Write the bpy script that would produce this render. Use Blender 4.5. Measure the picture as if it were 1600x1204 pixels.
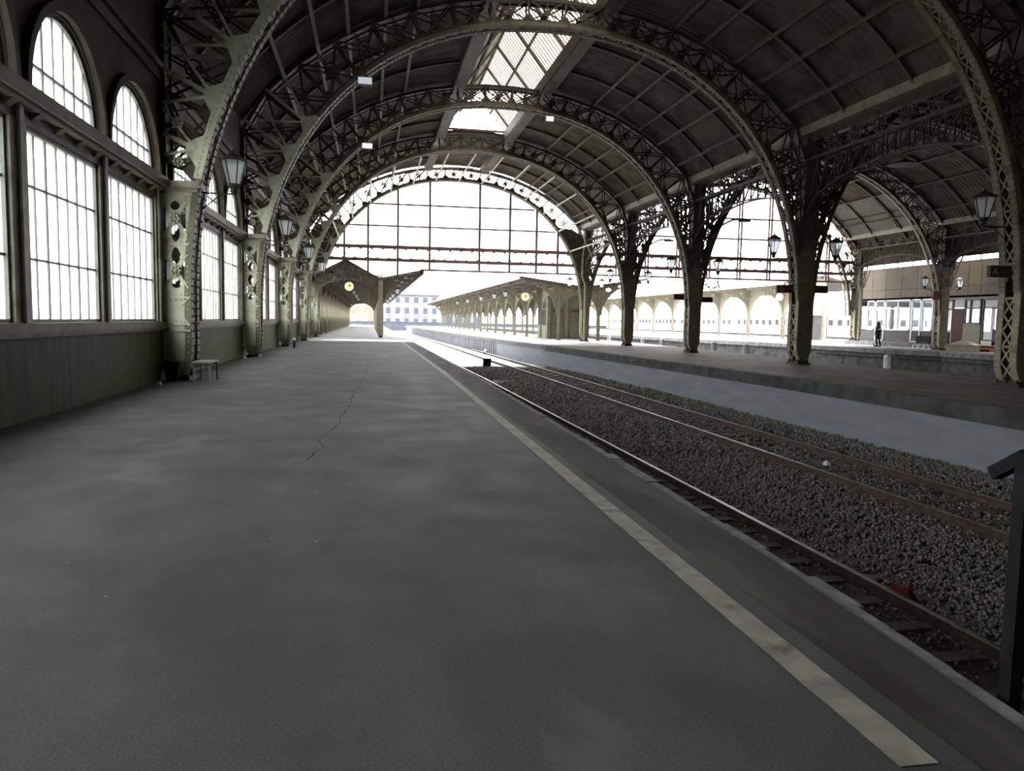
import bpy, math, random
import numpy as np
from mathutils import Vector, Matrix
from math import sin, cos, pi, sqrt, atan2, radians

for o in list(bpy.data.objects):
    bpy.data.objects.remove(o)
SC = bpy.context.scene
COL = SC.collection
H = 1.4                       # eye height above the near platform; z values below are relative to the eye

# ------------------------------------------------------------------ camera
F, YAW, PITCH, ROLL = 1177.94, 0.186294, 0.084772, 0.018863
_f = Vector((sin(YAW)*cos(PITCH), cos(YAW)*cos(PITCH), -sin(PITCH)))
_r0 = Vector((cos(YAW), -sin(YAW), 0)); _u0 = _r0.cross(_f)
_r = _r0*cos(ROLL) + _u0*sin(ROLL); _u = _u0*cos(ROLL) - _r0*sin(ROLL)
cd = bpy.data.cameras.new('camera'); cam = bpy.data.objects.new('camera', cd); COL.objects.link(cam)
cam.matrix_world = Matrix(((_r.x, _u.x, -_f.x, 0), (_r.y, _u.y, -_f.y, 0), (_r.z, _u.z, -_f.z, H), (0, 0, 0, 1)))
cd.sensor_width = 36; cd.sensor_fit = 'HORIZONTAL'; cd.lens = F/1600*36; cd.clip_end = 1500; cd.clip_start = .05
SC.camera = cam

# ------------------------------------------------------------------ light
W = bpy.data.worlds.new('sky'); SC.world = W; W.use_nodes = True
bg = W.node_tree.nodes['Background']; bg.inputs[0].default_value = (1.0, 0.99, 0.985, 1); bg.inputs[1].default_value = 10.0
sd = bpy.data.lights.new('sun', 'SUN'); sd.energy = 16; sd.angle = radians(2.5); sd.color = (1, .97, .93)
sun = bpy.data.objects.new('sun', sd); COL.objects.link(sun)
sun.rotation_euler = Vector((.12, 1.0, 1.15)).to_track_quat('Z', 'Y').to_euler(); sun.location = (20, 90, 60)
SC.view_settings.view_transform = 'Standard'; SC.view_settings.look = 'None'
SC.view_settings.exposure = 0.12; SC.view_settings.gamma = 1.0
try: SC.view_settings.use_curve_mapping = False
except Exception: pass
SC.cycles.use_denoising = True
SC.cycles.max_bounces = 8; SC.cycles.diffuse_bounces = 4; SC.cycles.glossy_bounces = 2; SC.cycles.transmission_bounces = 4
SC.cycles.transparent_max_bounces = 12
SC.cycles.caustics_reflective = False; SC.cycles.caustics_refractive = False

# ------------------------------------------------------------------ materials
def newmat(name):
    m = bpy.data.materials.new(name); m.use_nodes = True
    return m, m.node_tree.nodes, m.node_tree.links, m.node_tree.nodes['Principled BSDF']
def noisy(name, c1, c2, scale=4, rough=.6, metal=0, bump=0, detail=6, lo=.35, hi=.65, c3=None, s3=1.2, stretch=None, spec=.12):
    m, N, L, b = newmat(name)
    tc = N.new('ShaderNodeTexCoord'); nz = N.new('ShaderNodeTexNoise'); nz.inputs['Scale'].default_value = scale
    nz.inputs['Detail'].default_value = detail
    src = tc.outputs['Object']
    if stretch:
        mp = N.new('ShaderNodeMapping'); mp.inputs['Scale'].default_value = stretch; L.new(src, mp.inputs[0]); src = mp.outputs[0]
    L.new(src, nz.inputs['Vector'])
    cr = N.new('ShaderNodeValToRGB'); cr.color_ramp.elements[0].position = lo; cr.color_ramp.elements[1].position = hi
    cr.color_ramp.elements[0].color = (*c1, 1); cr.color_ramp.elements[1].color = (*c2, 1)
    L.new(nz.outputs['Fac'], cr.inputs[0]); out = cr.outputs[0]
    if c3:
        n2 = N.new('ShaderNodeTexNoise'); n2.inputs['Scale'].default_value = s3; n2.inputs['Detail'].default_value = 4
        L.new(src, n2.inputs['Vector'])
        r2 = N.new('ShaderNodeValToRGB'); r2.color_ramp.elements[0].position = .55; r2.color_ramp.elements[1].position = .72
        L.new(n2.outputs['Fac'], r2.inputs[0])
        mx = N.new('ShaderNodeMix'); mx.data_type = 'RGBA'; L.new(r2.outputs[0], mx.inputs[0]); L.new(out, mx.inputs[6]); mx.inputs[7].default_value = (*c3, 1)
        out = mx.outputs[2]
    L.new(out, b.inputs['Base Color'])
    b.inputs['Roughness'].default_value = rough; b.inputs['Metallic'].default_value = metal
    b.inputs['Specular IOR Level'].default_value = spec
    if bump:
        bp = N.new('ShaderNodeBump'); bp.inputs['Strength'].default_value = bump; bp.inputs['Distance'].default_value = .02
        L.new(nz.outputs['Fac'], bp.inputs['Height']); L.new(bp.outputs[0], b.inputs['Normal'])
    return m
def glassy(name, col, transp, rough=.3):
    m, N, L, b = newmat(name); N.remove(b); out = N['Material Output']
    tr = N.new('ShaderNodeBsdfTransparent'); tr.inputs[0].default_value = (*col, 1)
    tl = N.new('ShaderNodeBsdfTranslucent'); tl.inputs[0].default_value = (*col, 1)
    gl = N.new('ShaderNodeBsdfGlossy'); gl.inputs['Roughness'].default_value = rough; gl.inputs[0].default_value = (.5, .5, .5, 1)
    m1 = N.new('ShaderNodeMixShader'); m1.inputs[0].default_value = transp; L.new(tl.outputs[0], m1.inputs[1]); L.new(tr.outputs[0], m1.inputs[2])
    m2 = N.new('ShaderNodeMixShader'); m2.inputs[0].default_value = .06; L.new(m1.outputs[0], m2.inputs[1]); L.new(gl.outputs[0], m2.inputs[2])
    L.new(m2.outputs[0], out.inputs[0]); return m
def emis(name, col, st):
    m, N, L, b = newmat(name); b.inputs['Base Color'].default_value = (*col, 1)
    b.inputs['Emission Color'].default_value = (*col, 1); b.inputs['Emission Strength'].default_value = st; return m

M = {}
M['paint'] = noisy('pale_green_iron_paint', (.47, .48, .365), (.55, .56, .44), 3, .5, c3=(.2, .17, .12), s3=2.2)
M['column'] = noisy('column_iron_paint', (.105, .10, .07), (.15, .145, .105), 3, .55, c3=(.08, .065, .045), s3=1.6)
M['flange'] = noisy('flange_paint', (.25, .235, .17), (.33, .31, .235), 4, .5, c3=(.16, .12, .08), s3=2)
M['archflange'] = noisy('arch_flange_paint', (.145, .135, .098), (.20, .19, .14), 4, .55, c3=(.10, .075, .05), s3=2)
M['rib'] = noisy('iron_paint_shaded_weathered', (.065, .055, .04), (.11, .095, .07), 4, .55, c3=(.05, .035, .025), s3=1.6)  # weathered paint, darkened for the shade high in the arches
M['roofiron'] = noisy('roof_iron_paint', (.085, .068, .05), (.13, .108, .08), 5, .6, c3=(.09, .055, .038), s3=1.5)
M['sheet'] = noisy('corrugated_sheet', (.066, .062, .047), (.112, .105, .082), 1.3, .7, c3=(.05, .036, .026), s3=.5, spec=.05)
M['maroon'] = noisy('flare_tinted_iron', (.26, .16, .15), (.33, .21, .20), 5, .6)  # red-brown lens flare tint put into the screen iron
M['frame'] = noisy('grey_window_iron', (.17, .17, .16), (.22, .22, .21), 6, .5)
M['dado'] = noisy('olive_wall_paint', (.044, .055, .016), (.062, .076, .025), 2.2, .6, stretch=(1, 5, .4), c3=(.045, .045, .024), s3=1, spec=.05)
M['wallup'] = noisy('upper_wall_brown', (.05, .043, .034), (.08, .07, .055), 2.5, .7, stretch=(1, 1, .5))
M['fascia'] = noisy('brown_beam_paint', (.115, .103, .075), (.17, .155, .115), 3, .55, c3=(.09, .07, .055), s3=2)
M['trim'] = noisy('beige_trim_paint', (.22, .205, .16), (.30, .285, .23), 3, .5, c3=(.15, .125, .095), s3=2)
M['glass'] = glassy('window_glass', (.93, .95, .94), .82)
M['skyglass'] = glassy('dirty_skylight_glass', (.42, .40, .345), .05)
M['clear'] = glassy('clear_glass', (.96, .97, .98), .97)
M['lampglass'] = glassy('frosted_lamp_glass', (.85, .88, .9), .35)
M['black'] = noisy('black_paint', (.009, .009, .010), (.016, .016, .018), 8, .6, spec=.06)
M['darkiron'] = noisy('dark_lamp_iron', (.035, .03, .028), (.06, .05, .045), 8, .5)
M['ballast'] = noisy('ballast_gravel', (.10, .092, .08), (.29, .275, .25), 30, .85, lo=.3, hi=.7)
M['bed'] = noisy('track_bed', (.03, .028, .025), (.07, .065, .057), 14, .9, bump=.5)
M['railsteel'] = noisy('rusty_rail', (.05, .036, .028), (.085, .06, .045), 9, .6, c3=(.035, .025, .02))
M['railtop'] = noisy('worn_rail_head', (.15, .145, .135), (.22, .215, .20), 12, .42, metal=.6)
M['sleeper'] = noisy('concrete_sleeper', (.07, .062, .052), (.12, .11, .095), 8, .85)
M['bluewall'] = noisy('blue_grey_wall_paint', (.19, .207, .24), (.225, .243, .28), 1.2, .6, stretch=(1, .6, 3), c3=(.172, .185, .214), s3=.9)
M['concrete'] = noisy('grey_concrete', (.11, .11, .112), (.18, .18, .18), 2.5, .85, c3=(.09, .088, .085), s3=1.4)
M['concretedark'] = noisy('dark_stained_concrete', (.045, .048, .05), (.085, .09, .09), 2.2, .8, c3=(.035, .035, .035))
M['outwall'] = noisy('ribbed_concrete', (.12, .12, .14), (.22, .22, .25), 2, .85, stretch=(1, 3, .4))
M['sunlit'] = noisy('sunlit_paving', (.34, .34, .34), (.46, .46, .465), 1.2, .85)  # bright daylight on the ground put into its colour
M['ground'] = noisy('far_ground', (.20, .20, .195), (.28, .28, .27), .3, .9)
M['p2floor'] = noisy('brown_platform_paving', (.092, .074, .058), (.14, .115, .094), 1.6, .8, c3=(.165, .145, .125), s3=.7, stretch=(1, .5, 1))
M['canopy'] = noisy('canopy_roof_dark', (.06, .05, .047), (.10, .085, .08), 3, .7)
M['soffit'] = noisy('canopy_soffit_boards', (.12, .10, .085), (.17, .15, .13), 3, .7, stretch=(6, .4, 1))
M['canopypaint'] = noisy('canopy_iron_beige', (.26, .245, .18), (.35, .33, .25), 3, .55)
M['canopydark'] = noisy('canopy_iron_brown', (.10, .085, .065), (.15, .13, .10), 3, .6)
M['boothgreen'] = noisy('booth_green_paint', (.13, .155, .105), (.18, .205, .145), 4, .5)
M['boothwall'] = noisy('booth_beige_wall', (.19, .18, .13), (.25, .24, .18), 3, .6)
M['doorbrown'] = noisy('door_brown_green', (.13, .125, .085), (.17, .165, .115), 5, .5)
M['beige'] = noisy('beige_cladding', (.085, .068, .052), (.105, .085, .066), 1.5, .6)
M['gold'] = noisy('ochre_cladding', (.095, .073, .042), (.115, .088, .052), 1.5, .6)
M['clad2'] = noisy('grey_cladding', (.07, .067, .064), (.09, .087, .084), 2, .6)
M['white'] = noisy('white_paint', (.72, .73, .74), (.8, .81, .82), 4, .5)
M['pvc'] = noisy('pvc_window_frame', (.62, .65, .68), (.7, .73, .76), 4, .4)
M['red'] = noisy('dull_red_paint', (.10, .018, .016), (.15, .03, .025), 6, .5)
M['signred'] = noisy('maroon_sign', (.085, .022, .02), (.115, .03, .028), 6, .45)
M['signbrown'] = noisy('brown_sign', (.06, .04, .025), (.08, .055, .035), 6, .45)
M['signtext'] = noisy('sign_lettering', (.28, .26, .22), (.33, .31, .27), 6, .5)
M['reddoor'] = noisy('dark_red_door', (.035, .010, .011), (.045, .013, .014), 5, .5)
M['daylit_roof'] = noisy('daylit_roof_grey', (.10, .10, .085), (.13, .13, .11), 2, .6)  # daylight under the last roof bay put into the colour
M['p3floor'] = noisy('far_platform_paving', (.05, .05, .052), (.08, .08, .082), 2, .85)
M['brick'] = noisy('red_brown_step', (.085, .035, .02), (.11, .045, .027), 5, .7)
M['stone'] = noisy('pale_stone', (.15, .14, .11), (.19, .18, .145), 5, .8)
M['stonecap'] = noisy('stone_cap', (.10, .095, .075), (.13, .125, .1), 5, .8)
M['bench'] = noisy('grey_bench_wood', (.30, .29, .26), (.40, .39, .35), 6, .7, stretch=(8, 1, 1))
M['clothes'] = noisy('dark_navy_cloth', (.010, .011, .018), (.018, .019, .028), 20, .9)
M['skin'] = noisy('skin', (.45, .28, .2), (.5, .32, .24), 10, .6)
M['train'] = noisy('white_coach_paint', (.62, .63, .65), (.7, .71, .73), 2, .4)
M['trainred'] = noisy('red_coach_paint', (.62, .22, .25), (.66, .26, .29), 2, .4)
M['trainglass'] = noisy('dark_coach_window', (.04, .045, .05), (.06, .065, .07), 3, .2)
M['farbuild'] = noisy('far_pale_facade', (.13, .13, .145), (.17, .17, .185), .4, .9)
M['farpink'] = noisy('far_pink_facade', (.17, .13, .11), (.21, .165, .14), .3, .9)
M['bluefence'] = noisy('blue_grey_fence', (.055, .062, .08), (.07, .08, .10), 1, .8)
M['clockface'] = emis('clock_face_lit', (1.0, .86, .50), .55)
M['clockwhite'] = noisy('clock_face_white', (.7, .68, .6), (.76, .74, .66), 5, .4)
M['flood'] = emis('flood_lamp_glass', (.85, .93, 1.0), .45)
M['floodlit'] = emis('flood_lamp_glass_on', (1.0, 1.0, .98), 1.2)
M['lightgreen'] = emis('turnstile_light', (.2, 1.0, .45), .8)

def asphalt():
    m, N, L, b = newmat('worn_asphalt')
    tc = N.new('ShaderNodeTexCoord'); P = tc.outputs['Object']
    def noise(s, d=5, sc=None):
        n = N.new('ShaderNodeTexNoise'); n.inputs['Scale'].default_value = s; n.inputs['Detail'].default_value = d
        if sc:
            mp = N.new('ShaderNodeMapping'); mp.inputs['Scale'].default_value = sc; L.new(P, mp.inputs[0]); L.new(mp.outputs[0], n.inputs['Vector'])
        else: L.new(P, n.inputs['Vector'])
        return n.outputs['Fac']
    def ramp(s, a, b_, c0, c1):
        r = N.new('ShaderNodeValToRGB'); r.color_ramp.elements[0].position = a; r.color_ramp.elements[1].position = b_
        r.color_ramp.elements[0].color = (*c0, 1); r.color_ramp.elements[1].color = (*c1, 1); L.new(s, r.inputs[0]); return r.outputs[0]
    def mix(f, a, c):
        x = N.new('ShaderNodeMix'); x.data_type = 'RGBA'; L.new(f, x.inputs[0])
        if hasattr(a, 'links'): L.new(a, x.inputs[6])
        else: x.inputs[6].default_value = (*a, 1)
        if hasattr(c, 'links'): L.new(c, x.inputs[7])
        else: x.inputs[7].default_value = (*c, 1)
        return x.outputs[2]
    base = ramp(noise(.55, 8, (1, .6, 1)), .3, .7, (.072, .074, .077), (.112, .114, .117))
    fine = ramp(noise(90, 2), .3, .8, (.75, .75, .75), (1.2, 1.2, 1.2))
    mul = N.new('ShaderNodeMix'); mul.data_type = 'RGBA'; mul.blend_type = 'MULTIPLY'; mul.inputs[0].default_value = 1
    L.new(base, mul.inputs[6]); L.new(fine, mul.inputs[7])
    st = ramp(noise(1.1, 4, (1, .45, 1)), .64, .76, (0, 0, 0), (.55, .55, .55))
    col = mix(st, mul.outputs[2], (.17, .165, .16))
    md = ramp(noise(2.6, 6, (1, .5, 1)), .3, .7, (.84, .84, .84), (1.12, 1.12, 1.12))
    mu2 = N.new('ShaderNodeMix'); mu2.data_type = 'RGBA'; mu2.blend_type = 'MULTIPLY'; mu2.inputs[0].default_value = 1; L.new(col, mu2.inputs[6]); L.new(md, mu2.inputs[7]); col = mu2.outputs[2]
    dk = ramp(noise(.8, 4, (.6, 1, 1)), .55, .7, (0, 0, 0), (.6, .6, .6))
    col = mix(dk, col, (.055, .057, .06))
    sp = ramp(noise(11, 1), .835, .85, (0, 0, 0), (1, 1, 1))
    col = mix(sp, col, (.4, .39, .37))
    L.new(col, b.inputs['Base Color'])
    rr = ramp(noise(1.5, 3), .3, .7, (.62,)*3, (.8,)*3); L.new(rr, b.inputs['Roughness'])
    b.inputs['Specular IOR Level'].default_value = .14
    bp = N.new('ShaderNodeBump'); bp.inputs['Strength'].default_value = .25; bp.inputs['Distance'].default_value = .01
    L.new(noise(60, 3), bp.inputs['Height']); L.new(bp.outputs[0], b.inputs['Normal'])
    return m
M['asphalt'] = asphalt()
M['edge'] = noisy('edge_concrete', (.048, .045, .041), (.085, .081, .075), 1.5, .85, stretch=(2, .35, 1), c3=(.115, .11, .10), s3=1.6, bump=.2)
M['kerb'] = noisy('kerb_concrete', (.17, .17, .163), (.27, .27, .258), 6, .9, c3=(.09, .09, .085), s3=5, bump=.4)
M['line'] = noisy('worn_white_line', (.27, .255, .23), (.36, .345, .31), 7, .75, c3=(.17, .16, .145), s3=6, bump=.15)
M['crack'] = noisy('asphalt_crack', (.02, .02, .02), (.03, .03, .03), 5, .95)

# ------------------------------------------------------------------ mesh builder
class MB:
    def __init__(s): s.v = []; s.f = []
    def add(s, vs, fs):
        n = len(s.v); s.v += [tuple(v) for v in vs]; s.f += [tuple(i+n for i in f) for f in fs]; return s
    def box(s, x0, x1, y0, y1, z0, z1):
        return s.add([(x0, y0, z0), (x1, y0, z0), (x1, y1, z0), (x0, y1, z0), (x0, y0, z1), (x1, y0, z1), (x1, y1, z1), (x0, y1, z1)],
                     [(3, 2, 1, 0), (4, 5, 6, 7), (0, 1, 5, 4), (1, 2, 6, 5), (2, 3, 7, 6), (3, 0, 4, 7)])
    def bar(s, p, q, w, h, up=(0, 1, 0)):
        p = Vector(p); q = Vector(q); d = (q-p)
        if d.length < 1e-6: return s
        d.normalize(); a = Vector(up); a = a - d*a.dot(d)
        if a.length < 1e-4: a = Vector((1, 0, 0)); a = a - d*a.dot(d)
        a.normalize(); b = d.cross(a)
        a *= w/2; b *= h/2
        vs = [p-a-b, p+a-b, p+a+b, p-a+b, q-a-b, q+a-b, q+a+b, q-a+b]
        return s.add(vs, [(3, 2, 1, 0), (4, 5, 6, 7), (0, 1, 5, 4), (1, 2, 6, 5), (2, 3, 7, 6), (3, 0, 4, 7)])
    def strip(s, pts, prof):
        """sweep a closed section; pts = list of (origin, axis a, axis b); prof = list of (a, b)"""
        n = len(prof); vs = []
        for o, a, b in pts:
            for pa, pb in prof: vs.append(o + a*pa + b*pb)
        fs = []
        for i in range(len(pts)-1):
            for k in range(n):
                fs.append((i*n+k, i*n+(k+1) % n, (i+1)*n+(k+1) % n, (i+1)*n+k))
        fs.append(tuple(range(n-1, -1, -1))); fs.append(tuple((len(pts)-1)*n+k for k in range(n)))
        return s.add(vs, fs)
    def tube(s, pts, r, n=8):
        pts = [Vector(p) for p in pts]; out = []
        for i, p in enumerate(pts):
            d = (pts[min(i+1, len(pts)-1)] - pts[max(i-1, 0)]).normalized()
            a = d.cross(Vector((0, 0, 1)) if abs(d.z) < .9 else Vector((0, 1, 0))).normalized(); b = d.cross(a)
            out.append((p, a, b))
        return s.strip(out, [(r*cos(2*pi*k/n), r*sin(2*pi*k/n)) for k in range(n)])
    def lathe(s, c, prof, n=16, axis='z'):
        vs = []; fs = []
        for r, z in prof:
            for k in range(n):
                x, y = r*cos(2*pi*k/n), r*sin(2*pi*k/n)
                p = (x, y, z) if axis == 'z' else ((x, -z, y) if axis == 'y' else (z, x, y))
                vs.append((c[0]+p[0], c[1]+p[1], c[2]+p[2]))
        for i in range(len(prof)-1):
            for k in range(n): fs.append((i*n+k, i*n+(k+1) % n, (i+1)*n+(k+1) % n, (i+1)*n+k))
        fs.append(tuple(range(n-1, -1, -1))); fs.append(tuple((len(prof)-1)*n+k for k in range(n)))
        return s.add(vs, fs)
    def rivet(s, c, nrm, r=.022):
        nrm = Vector(nrm); a = nrm.orthogonal().normalized(); b = nrm.cross(a); c = Vector(c)
        vs = [c + a*r*cos(k*pi/3) + b*r*sin(k*pi/3) for k in range(6)]
        vs += [c + (a*cos(k*pi/3) + b*sin(k*pi/3))*r*.6 + nrm*r*.75 for k in range(6)]
        fs = [(k, (k+1) % 6, 6+(k+1) % 6, 6+k) for k in range(6)] + [(6, 7, 8, 9, 10, 11)]
        return s.add(vs, fs)
    def poly(s, pts, y0, y1):
        """convex or simple polygon given as (x, z), between planes y0 and y1"""
        n = len(pts); vs = [(x, y0, z) for x, z in pts] + [(x, y1, z) for x, z in pts]
        fs = [tuple(range(n)), tuple(range(2*n-1, n-1, -1))] + [(i, i+n, (i+1) % n+n, (i+1) % n) for i in range(n)]
        return s.add(vs, fs)
    def mesh(s, name, mat, smooth=False):
        me = bpy.data.meshes.new(name); me.from_pydata(s.v, [], s.f); me.validate()
        if mat: me.materials.append(M[mat] if isinstance(mat, str) else mat)
        if smooth:
            for p in me.polygons: p.use_smooth = True
        me.update(); return me
    def build(s, name, mat, parent=None, loc=None, smooth=False):
        o = bpy.data.objects.new(name, s.mesh(name, mat, smooth)); COL.objects.link(o)
        if parent: o.parent = parent; o.location = loc or (0, 0, 0)
        else:
            l = loc or (0, 0, 0); o.location = (l[0], l[1], l[2]+H)
        return o
def plate_mesh(name, outer, holes, t, mat):
    """flat plate with holes: outlines are (x, z) lists, thickness t along y"""
    cu = bpy.data.curves.new('c', 'CURVE'); cu.dimensions = '2D'; cu.fill_mode = 'BOTH'; cu.extrude = t/2
    for ring in [outer]+holes:
        sp = cu.splines.new('POLY'); sp.points.add(len(ring)-1); sp.use_cyclic_u = True
        for i, (x, z) in enumerate(ring): sp.points[i].co = (x, z, 0, 1)
    ob = bpy.data.objects.new('c', cu); COL.objects.link(ob)
    dg = bpy.context.evaluated_depsgraph_get(); dg.update()
    me = bpy.data.meshes.new_from_object(ob.evaluated_get(dg)); me.name = name
    bpy.data.objects.remove(ob); bpy.data.curves.remove(cu)
    co = np.zeros(len(me.vertices)*3); me.vertices.foreach_get('co', co); co = co.reshape(-1, 3)
    co = co[:, [0, 2, 1]] * np.array([1, -1, 1]); me.vertices.foreach_set('co', co.ravel())
    me.materials.clear(); me.materials.append(M[mat]); me.update(); return me
def merge_into(mb, me):
    mb.add([v.co[:] for v in me.vertices], [p.vertices[:] for p in me.polygons]); return mb
def obj(name, me, parent=None, loc=(0, 0, 0), rot=None):
    o = bpy.data.objects.new(name, me); COL.objects.link(o); o.parent = parent
    o.location = loc if parent else (loc[0], loc[1], loc[2]+H)
    if rot: o.rotation_euler = rot
    return o
def tag(o, label, cat, group=None, kind=None):
    o['label'] = label; o['category'] = cat
    if group: o['group'] = group
    if kind: o['kind'] = kind
    return o
def thing(name, loc, label, cat, rz=0, group=None):
    o = bpy.data.objects.new(name, None); COL.objects.link(o); o.empty_display_size = .1
    o.location = (loc[0], loc[1], loc[2]+H); o.rotation_euler = (0, 0, rz)
    return tag(o, label, cat, group)
def struct(o):
    o['kind'] = 'structure'; return o
def dup(root, loc, rz=None, label=None, group=None):
    def cp(o, par):
        c = o.copy(); COL.objects.link(c)
        if par: c.parent = par
        for ch in o.children: cp(ch, c)
        return c
    r = cp(root, None); r.location = (loc[0], loc[1], loc[2]+H)
    if rz is not None: r.rotation_euler = (0, 0, rz)
    if label: r['label'] = label
    if group: r['group'] = group
    return r
ORD = ['first', 'second', 'third', 'fourth', 'fifth', 'sixth', 'seventh', 'eighth', 'ninth', 'tenth', 'eleventh', 'twelfth', 'thirteenth', 'fourteenth', 'fifteenth', 'sixteenth']

# ------------------------------------------------------------------ layout numbers
def S(i): return 17.11 + 10.21*(i-1)
SKA = -.029                                  # the frames stand a little skew to the tracks
def yrow(i, X): return S(i) + .5 - .029*(X+3.8)
XW = -4.37                                    # inner face of the window wall
ZP = -1.4; ZP2 = -1.46; ZB = -2.86; ZR = -2.70
CX, CA, CB, CZ, CN, CAR, CNR = 6.17, 9.95, 10.25, .25, 2.15, 10.15, 2.25        # soffit curve of the main arches
SX, SA, SB = 6.25, 12.55, 11.5                            # roof shell of the main hall
AX, AA, AB = 28.10, 11.13, 10.9                           # soffit of the side hall arches
TX, TA, TB = 28.10, 13.5, 12.0                            # roof shell of the side hall
def sup(cx, a, b, z0, n, t):
    c, s = cos(t), max(sin(t), 0)
    return (cx + a*math.copysign(abs(c)**(2/n), c), z0 + b*s**(2/n))
def polar(cx, a, b, z0, n, th):
    """point of the curve seen from its centre under the angle th"""
    if cx == CX and a < 11 and cos(th) > 0: a, n = CAR+(a-CA), CNR
    c, s = abs(cos(th)), abs(sin(th))
    r = ((c/a)**n + (s/b)**n)**(-1/n)
    return (cx + r*cos(th), z0 + r*sin(th))
def zsup(cx, a, b, z0, n, x):
    if cx == CX and a < 11 and x > cx: a, n = CAR+(a-CA), CNR
    return z0 + b*max(0, 1-abs((x-cx)/a)**n)**(1/n)
def xsup(a, b, z0, n, z):
    return a*max(0, 1-abs((z-z0)/b)**n)**(1/n) if z > z0 else a

YB = -26.0       # where the hall ends behind the viewer
YE = S(5)+.2     # open end of the hall

# ================================================================== SETTING
# ---- near platform
def ribbon(poly, z0, z1, mat, name):
    """vertical-sided slab over a closed polygon of (x, y)"""
    n = len(poly); b = MB()
    b.add([(x, y, z1) for x, y in poly] + [(x, y, z0) for x, y in poly],
          [tuple(range(n)), tuple(range(2*n-1, n-1, -1))] + [(i, i+n, (i+1) % n+n, (i+1) % n) for i in range(n)])
    return b.build(name, mat)
YP = 47.2
EY = [YB, 0, 2.2, 3, 4.5, 8, 12, 18, 26, YP]
def XE(y): return float(np.interp(y, [0, 2.2, 3, 4.5, 8, 18, 47], [2.24, 2.27, 2.33, 2.40, 2.46, 2.60, 2.56]))
pf = ribbon([(-4.6, YB)] + [(1.92+.006*min(max(y, 0), 25), y) for y in EY] + [(-4.6, YP)], ZB-.1, ZP, 'asphalt', 'floor'); struct(pf)
struct(ribbon([(1.92+.006*min(max(y, 0), 25), y) for y in EY] + [(XE(y), y) for y in EY[::-1]], ZB-.1, ZP-.004, 'edge', 'trim_1'))
# broken kerb along the platform edge
kb = MB(); rnd = random.Random(3); y = 1.0
while y < YP:
    w = rnd.uniform(.09, .15) if y < 9 else .11
    l = rnd.uniform(.25, .7); y2 = min(y+l, YP); dz = rnd.uniform(0, .015)
    vs = [(XE(y), y), (XE(y)+w, y), (XE(y2)+w, y2-.003), (XE(y2), y2-.003)]
    kb.add([(a_, b_, ZB-.1) for a_, b_ in vs] + [(a_, b_, ZP-.01-dz) for a_, b_ in vs], [(3, 2, 1, 0), (4, 5, 6, 7), (0, 1, 5, 4), (1, 2, 6, 5), (2, 3, 7, 6), (3, 0, 4, 7)]); y += l
struct(kb.build('trim_2', 'kerb'))
struct(ribbon([(-4.6, YP), (2.72, YP), (2.72, 58), (2.6, 150), (2.6, 175), (-4.6, 175)], ZB-.1, ZP-.02, 'sunlit', 'floor_outside'))
# painted line
ln = MB(); y = 2.03; ws = []
while y < YP-.2:
    ws.append((y, 1.645+.011*min(y, 20)+rnd.uniform(-.003, .003), 1.795+.010*min(y, 20)+rnd.uniform(-.003, .003))); y += .1+.012*y
for (ya, a, b_), (yb, c, d) in zip(ws, ws[1:]):
    ln.add([(a, ya, ZP+.004), (b_, ya, ZP+.004), (d, yb, ZP+.004), (c, yb, ZP+.004)], [(0, 1, 2, 3)])
tag(ln.build('platform_line', 'line'), 'long worn white line painted along the platform edge', 'painted line')
# cracks
def crack(pts, w, seed):
    r = random.Random(seed); b = MB(); out = []
    for (x0, y0), (x1, y1) in zip(pts, pts[1:]):
        k = max(4, int(math.hypot(x1-x0, y1-y0)/.25))
        for i in range(k):
            t = i/k; out.append((x0+(x1-x0)*t+r.uniform(-.022, .022), y0+(y1-y0)*t+r.uniform(-.05, .05), w*r.uniform(.4, 1.3)))
    for (xa, ya, wa), (xb, yb, wb) in zip(out, out[1:]):
        dx, dy = xb-xa, yb-ya; l = math.hypot(dx, dy)+1e-9; nx, ny = -dy/l, dx/l
        b.add([(xa-nx*wa, ya-ny*wa, ZP+.003), (xa+nx*wa, ya+ny*wa, ZP+.003), (xb+nx*wb, yb+ny*wb, ZP+.003), (xb-nx*wb, yb-ny*wb, ZP+.003)], [(0, 1, 2, 3)])
    return b
tag(crack([(-.62, 7.6), (-.5, 8.4), (-.62, 9.0), (-.42, 10.0), (-.35, 12.0), (-.3, 15), (-.12, 19), (-.05, 26)], .006, 5).build('pavement_crack', 'crack'),
    'thin dark crack running along the asphalt towards the bright exit', 'crack')
tag(crack([(-3.9, 8.6), (-2.6, 8.75), (-1.4, 8.8), (-.62, 9.0)], .006, 6).build('pavement_crack', 'crack'),
    'faint crack crossing the asphalt towards the olive wall', 'crack')
# ---- ground outside and track bed
def smooth_line(pts, ys):
    px = [p[1] for p in pts]; pv = [p[0] for p in pts]; return [float(np.interp(y, px, pv)) for y in ys]
P2E = [(11.85, YB), (11.75, 12), (11.9, 16), (11.85, 20), (11.45, 30), (11.1, 41), (10.15, 62), (9.35, 85), (8.45, 118), (8.0, 150), (7.8, 175)]
P2F = [(17.9, YB), (17.9, 19), (18.6, 25), (19.2, 34), (19.7, 45), (20.1, 56), (20.2, 70), (19.5, 100), (18.4, 175)]
P3E = [(36.8, YB), (36.9, 40), (37.2, 44), (36.2, 48.5), (35.6, 56), (35.2, 62), (32.8, 72), (29.4, 95), (27, 130), (25, 175)]
struct(MB().add([(-4.6, YB, ZB), (P2E[0][0], YB, ZB), (11.0, 46.5, ZB), (-4.6, 46.5, ZB)], [(0, 1, 2, 3)]).build('ground_trackbed', 'bed'))
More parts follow.
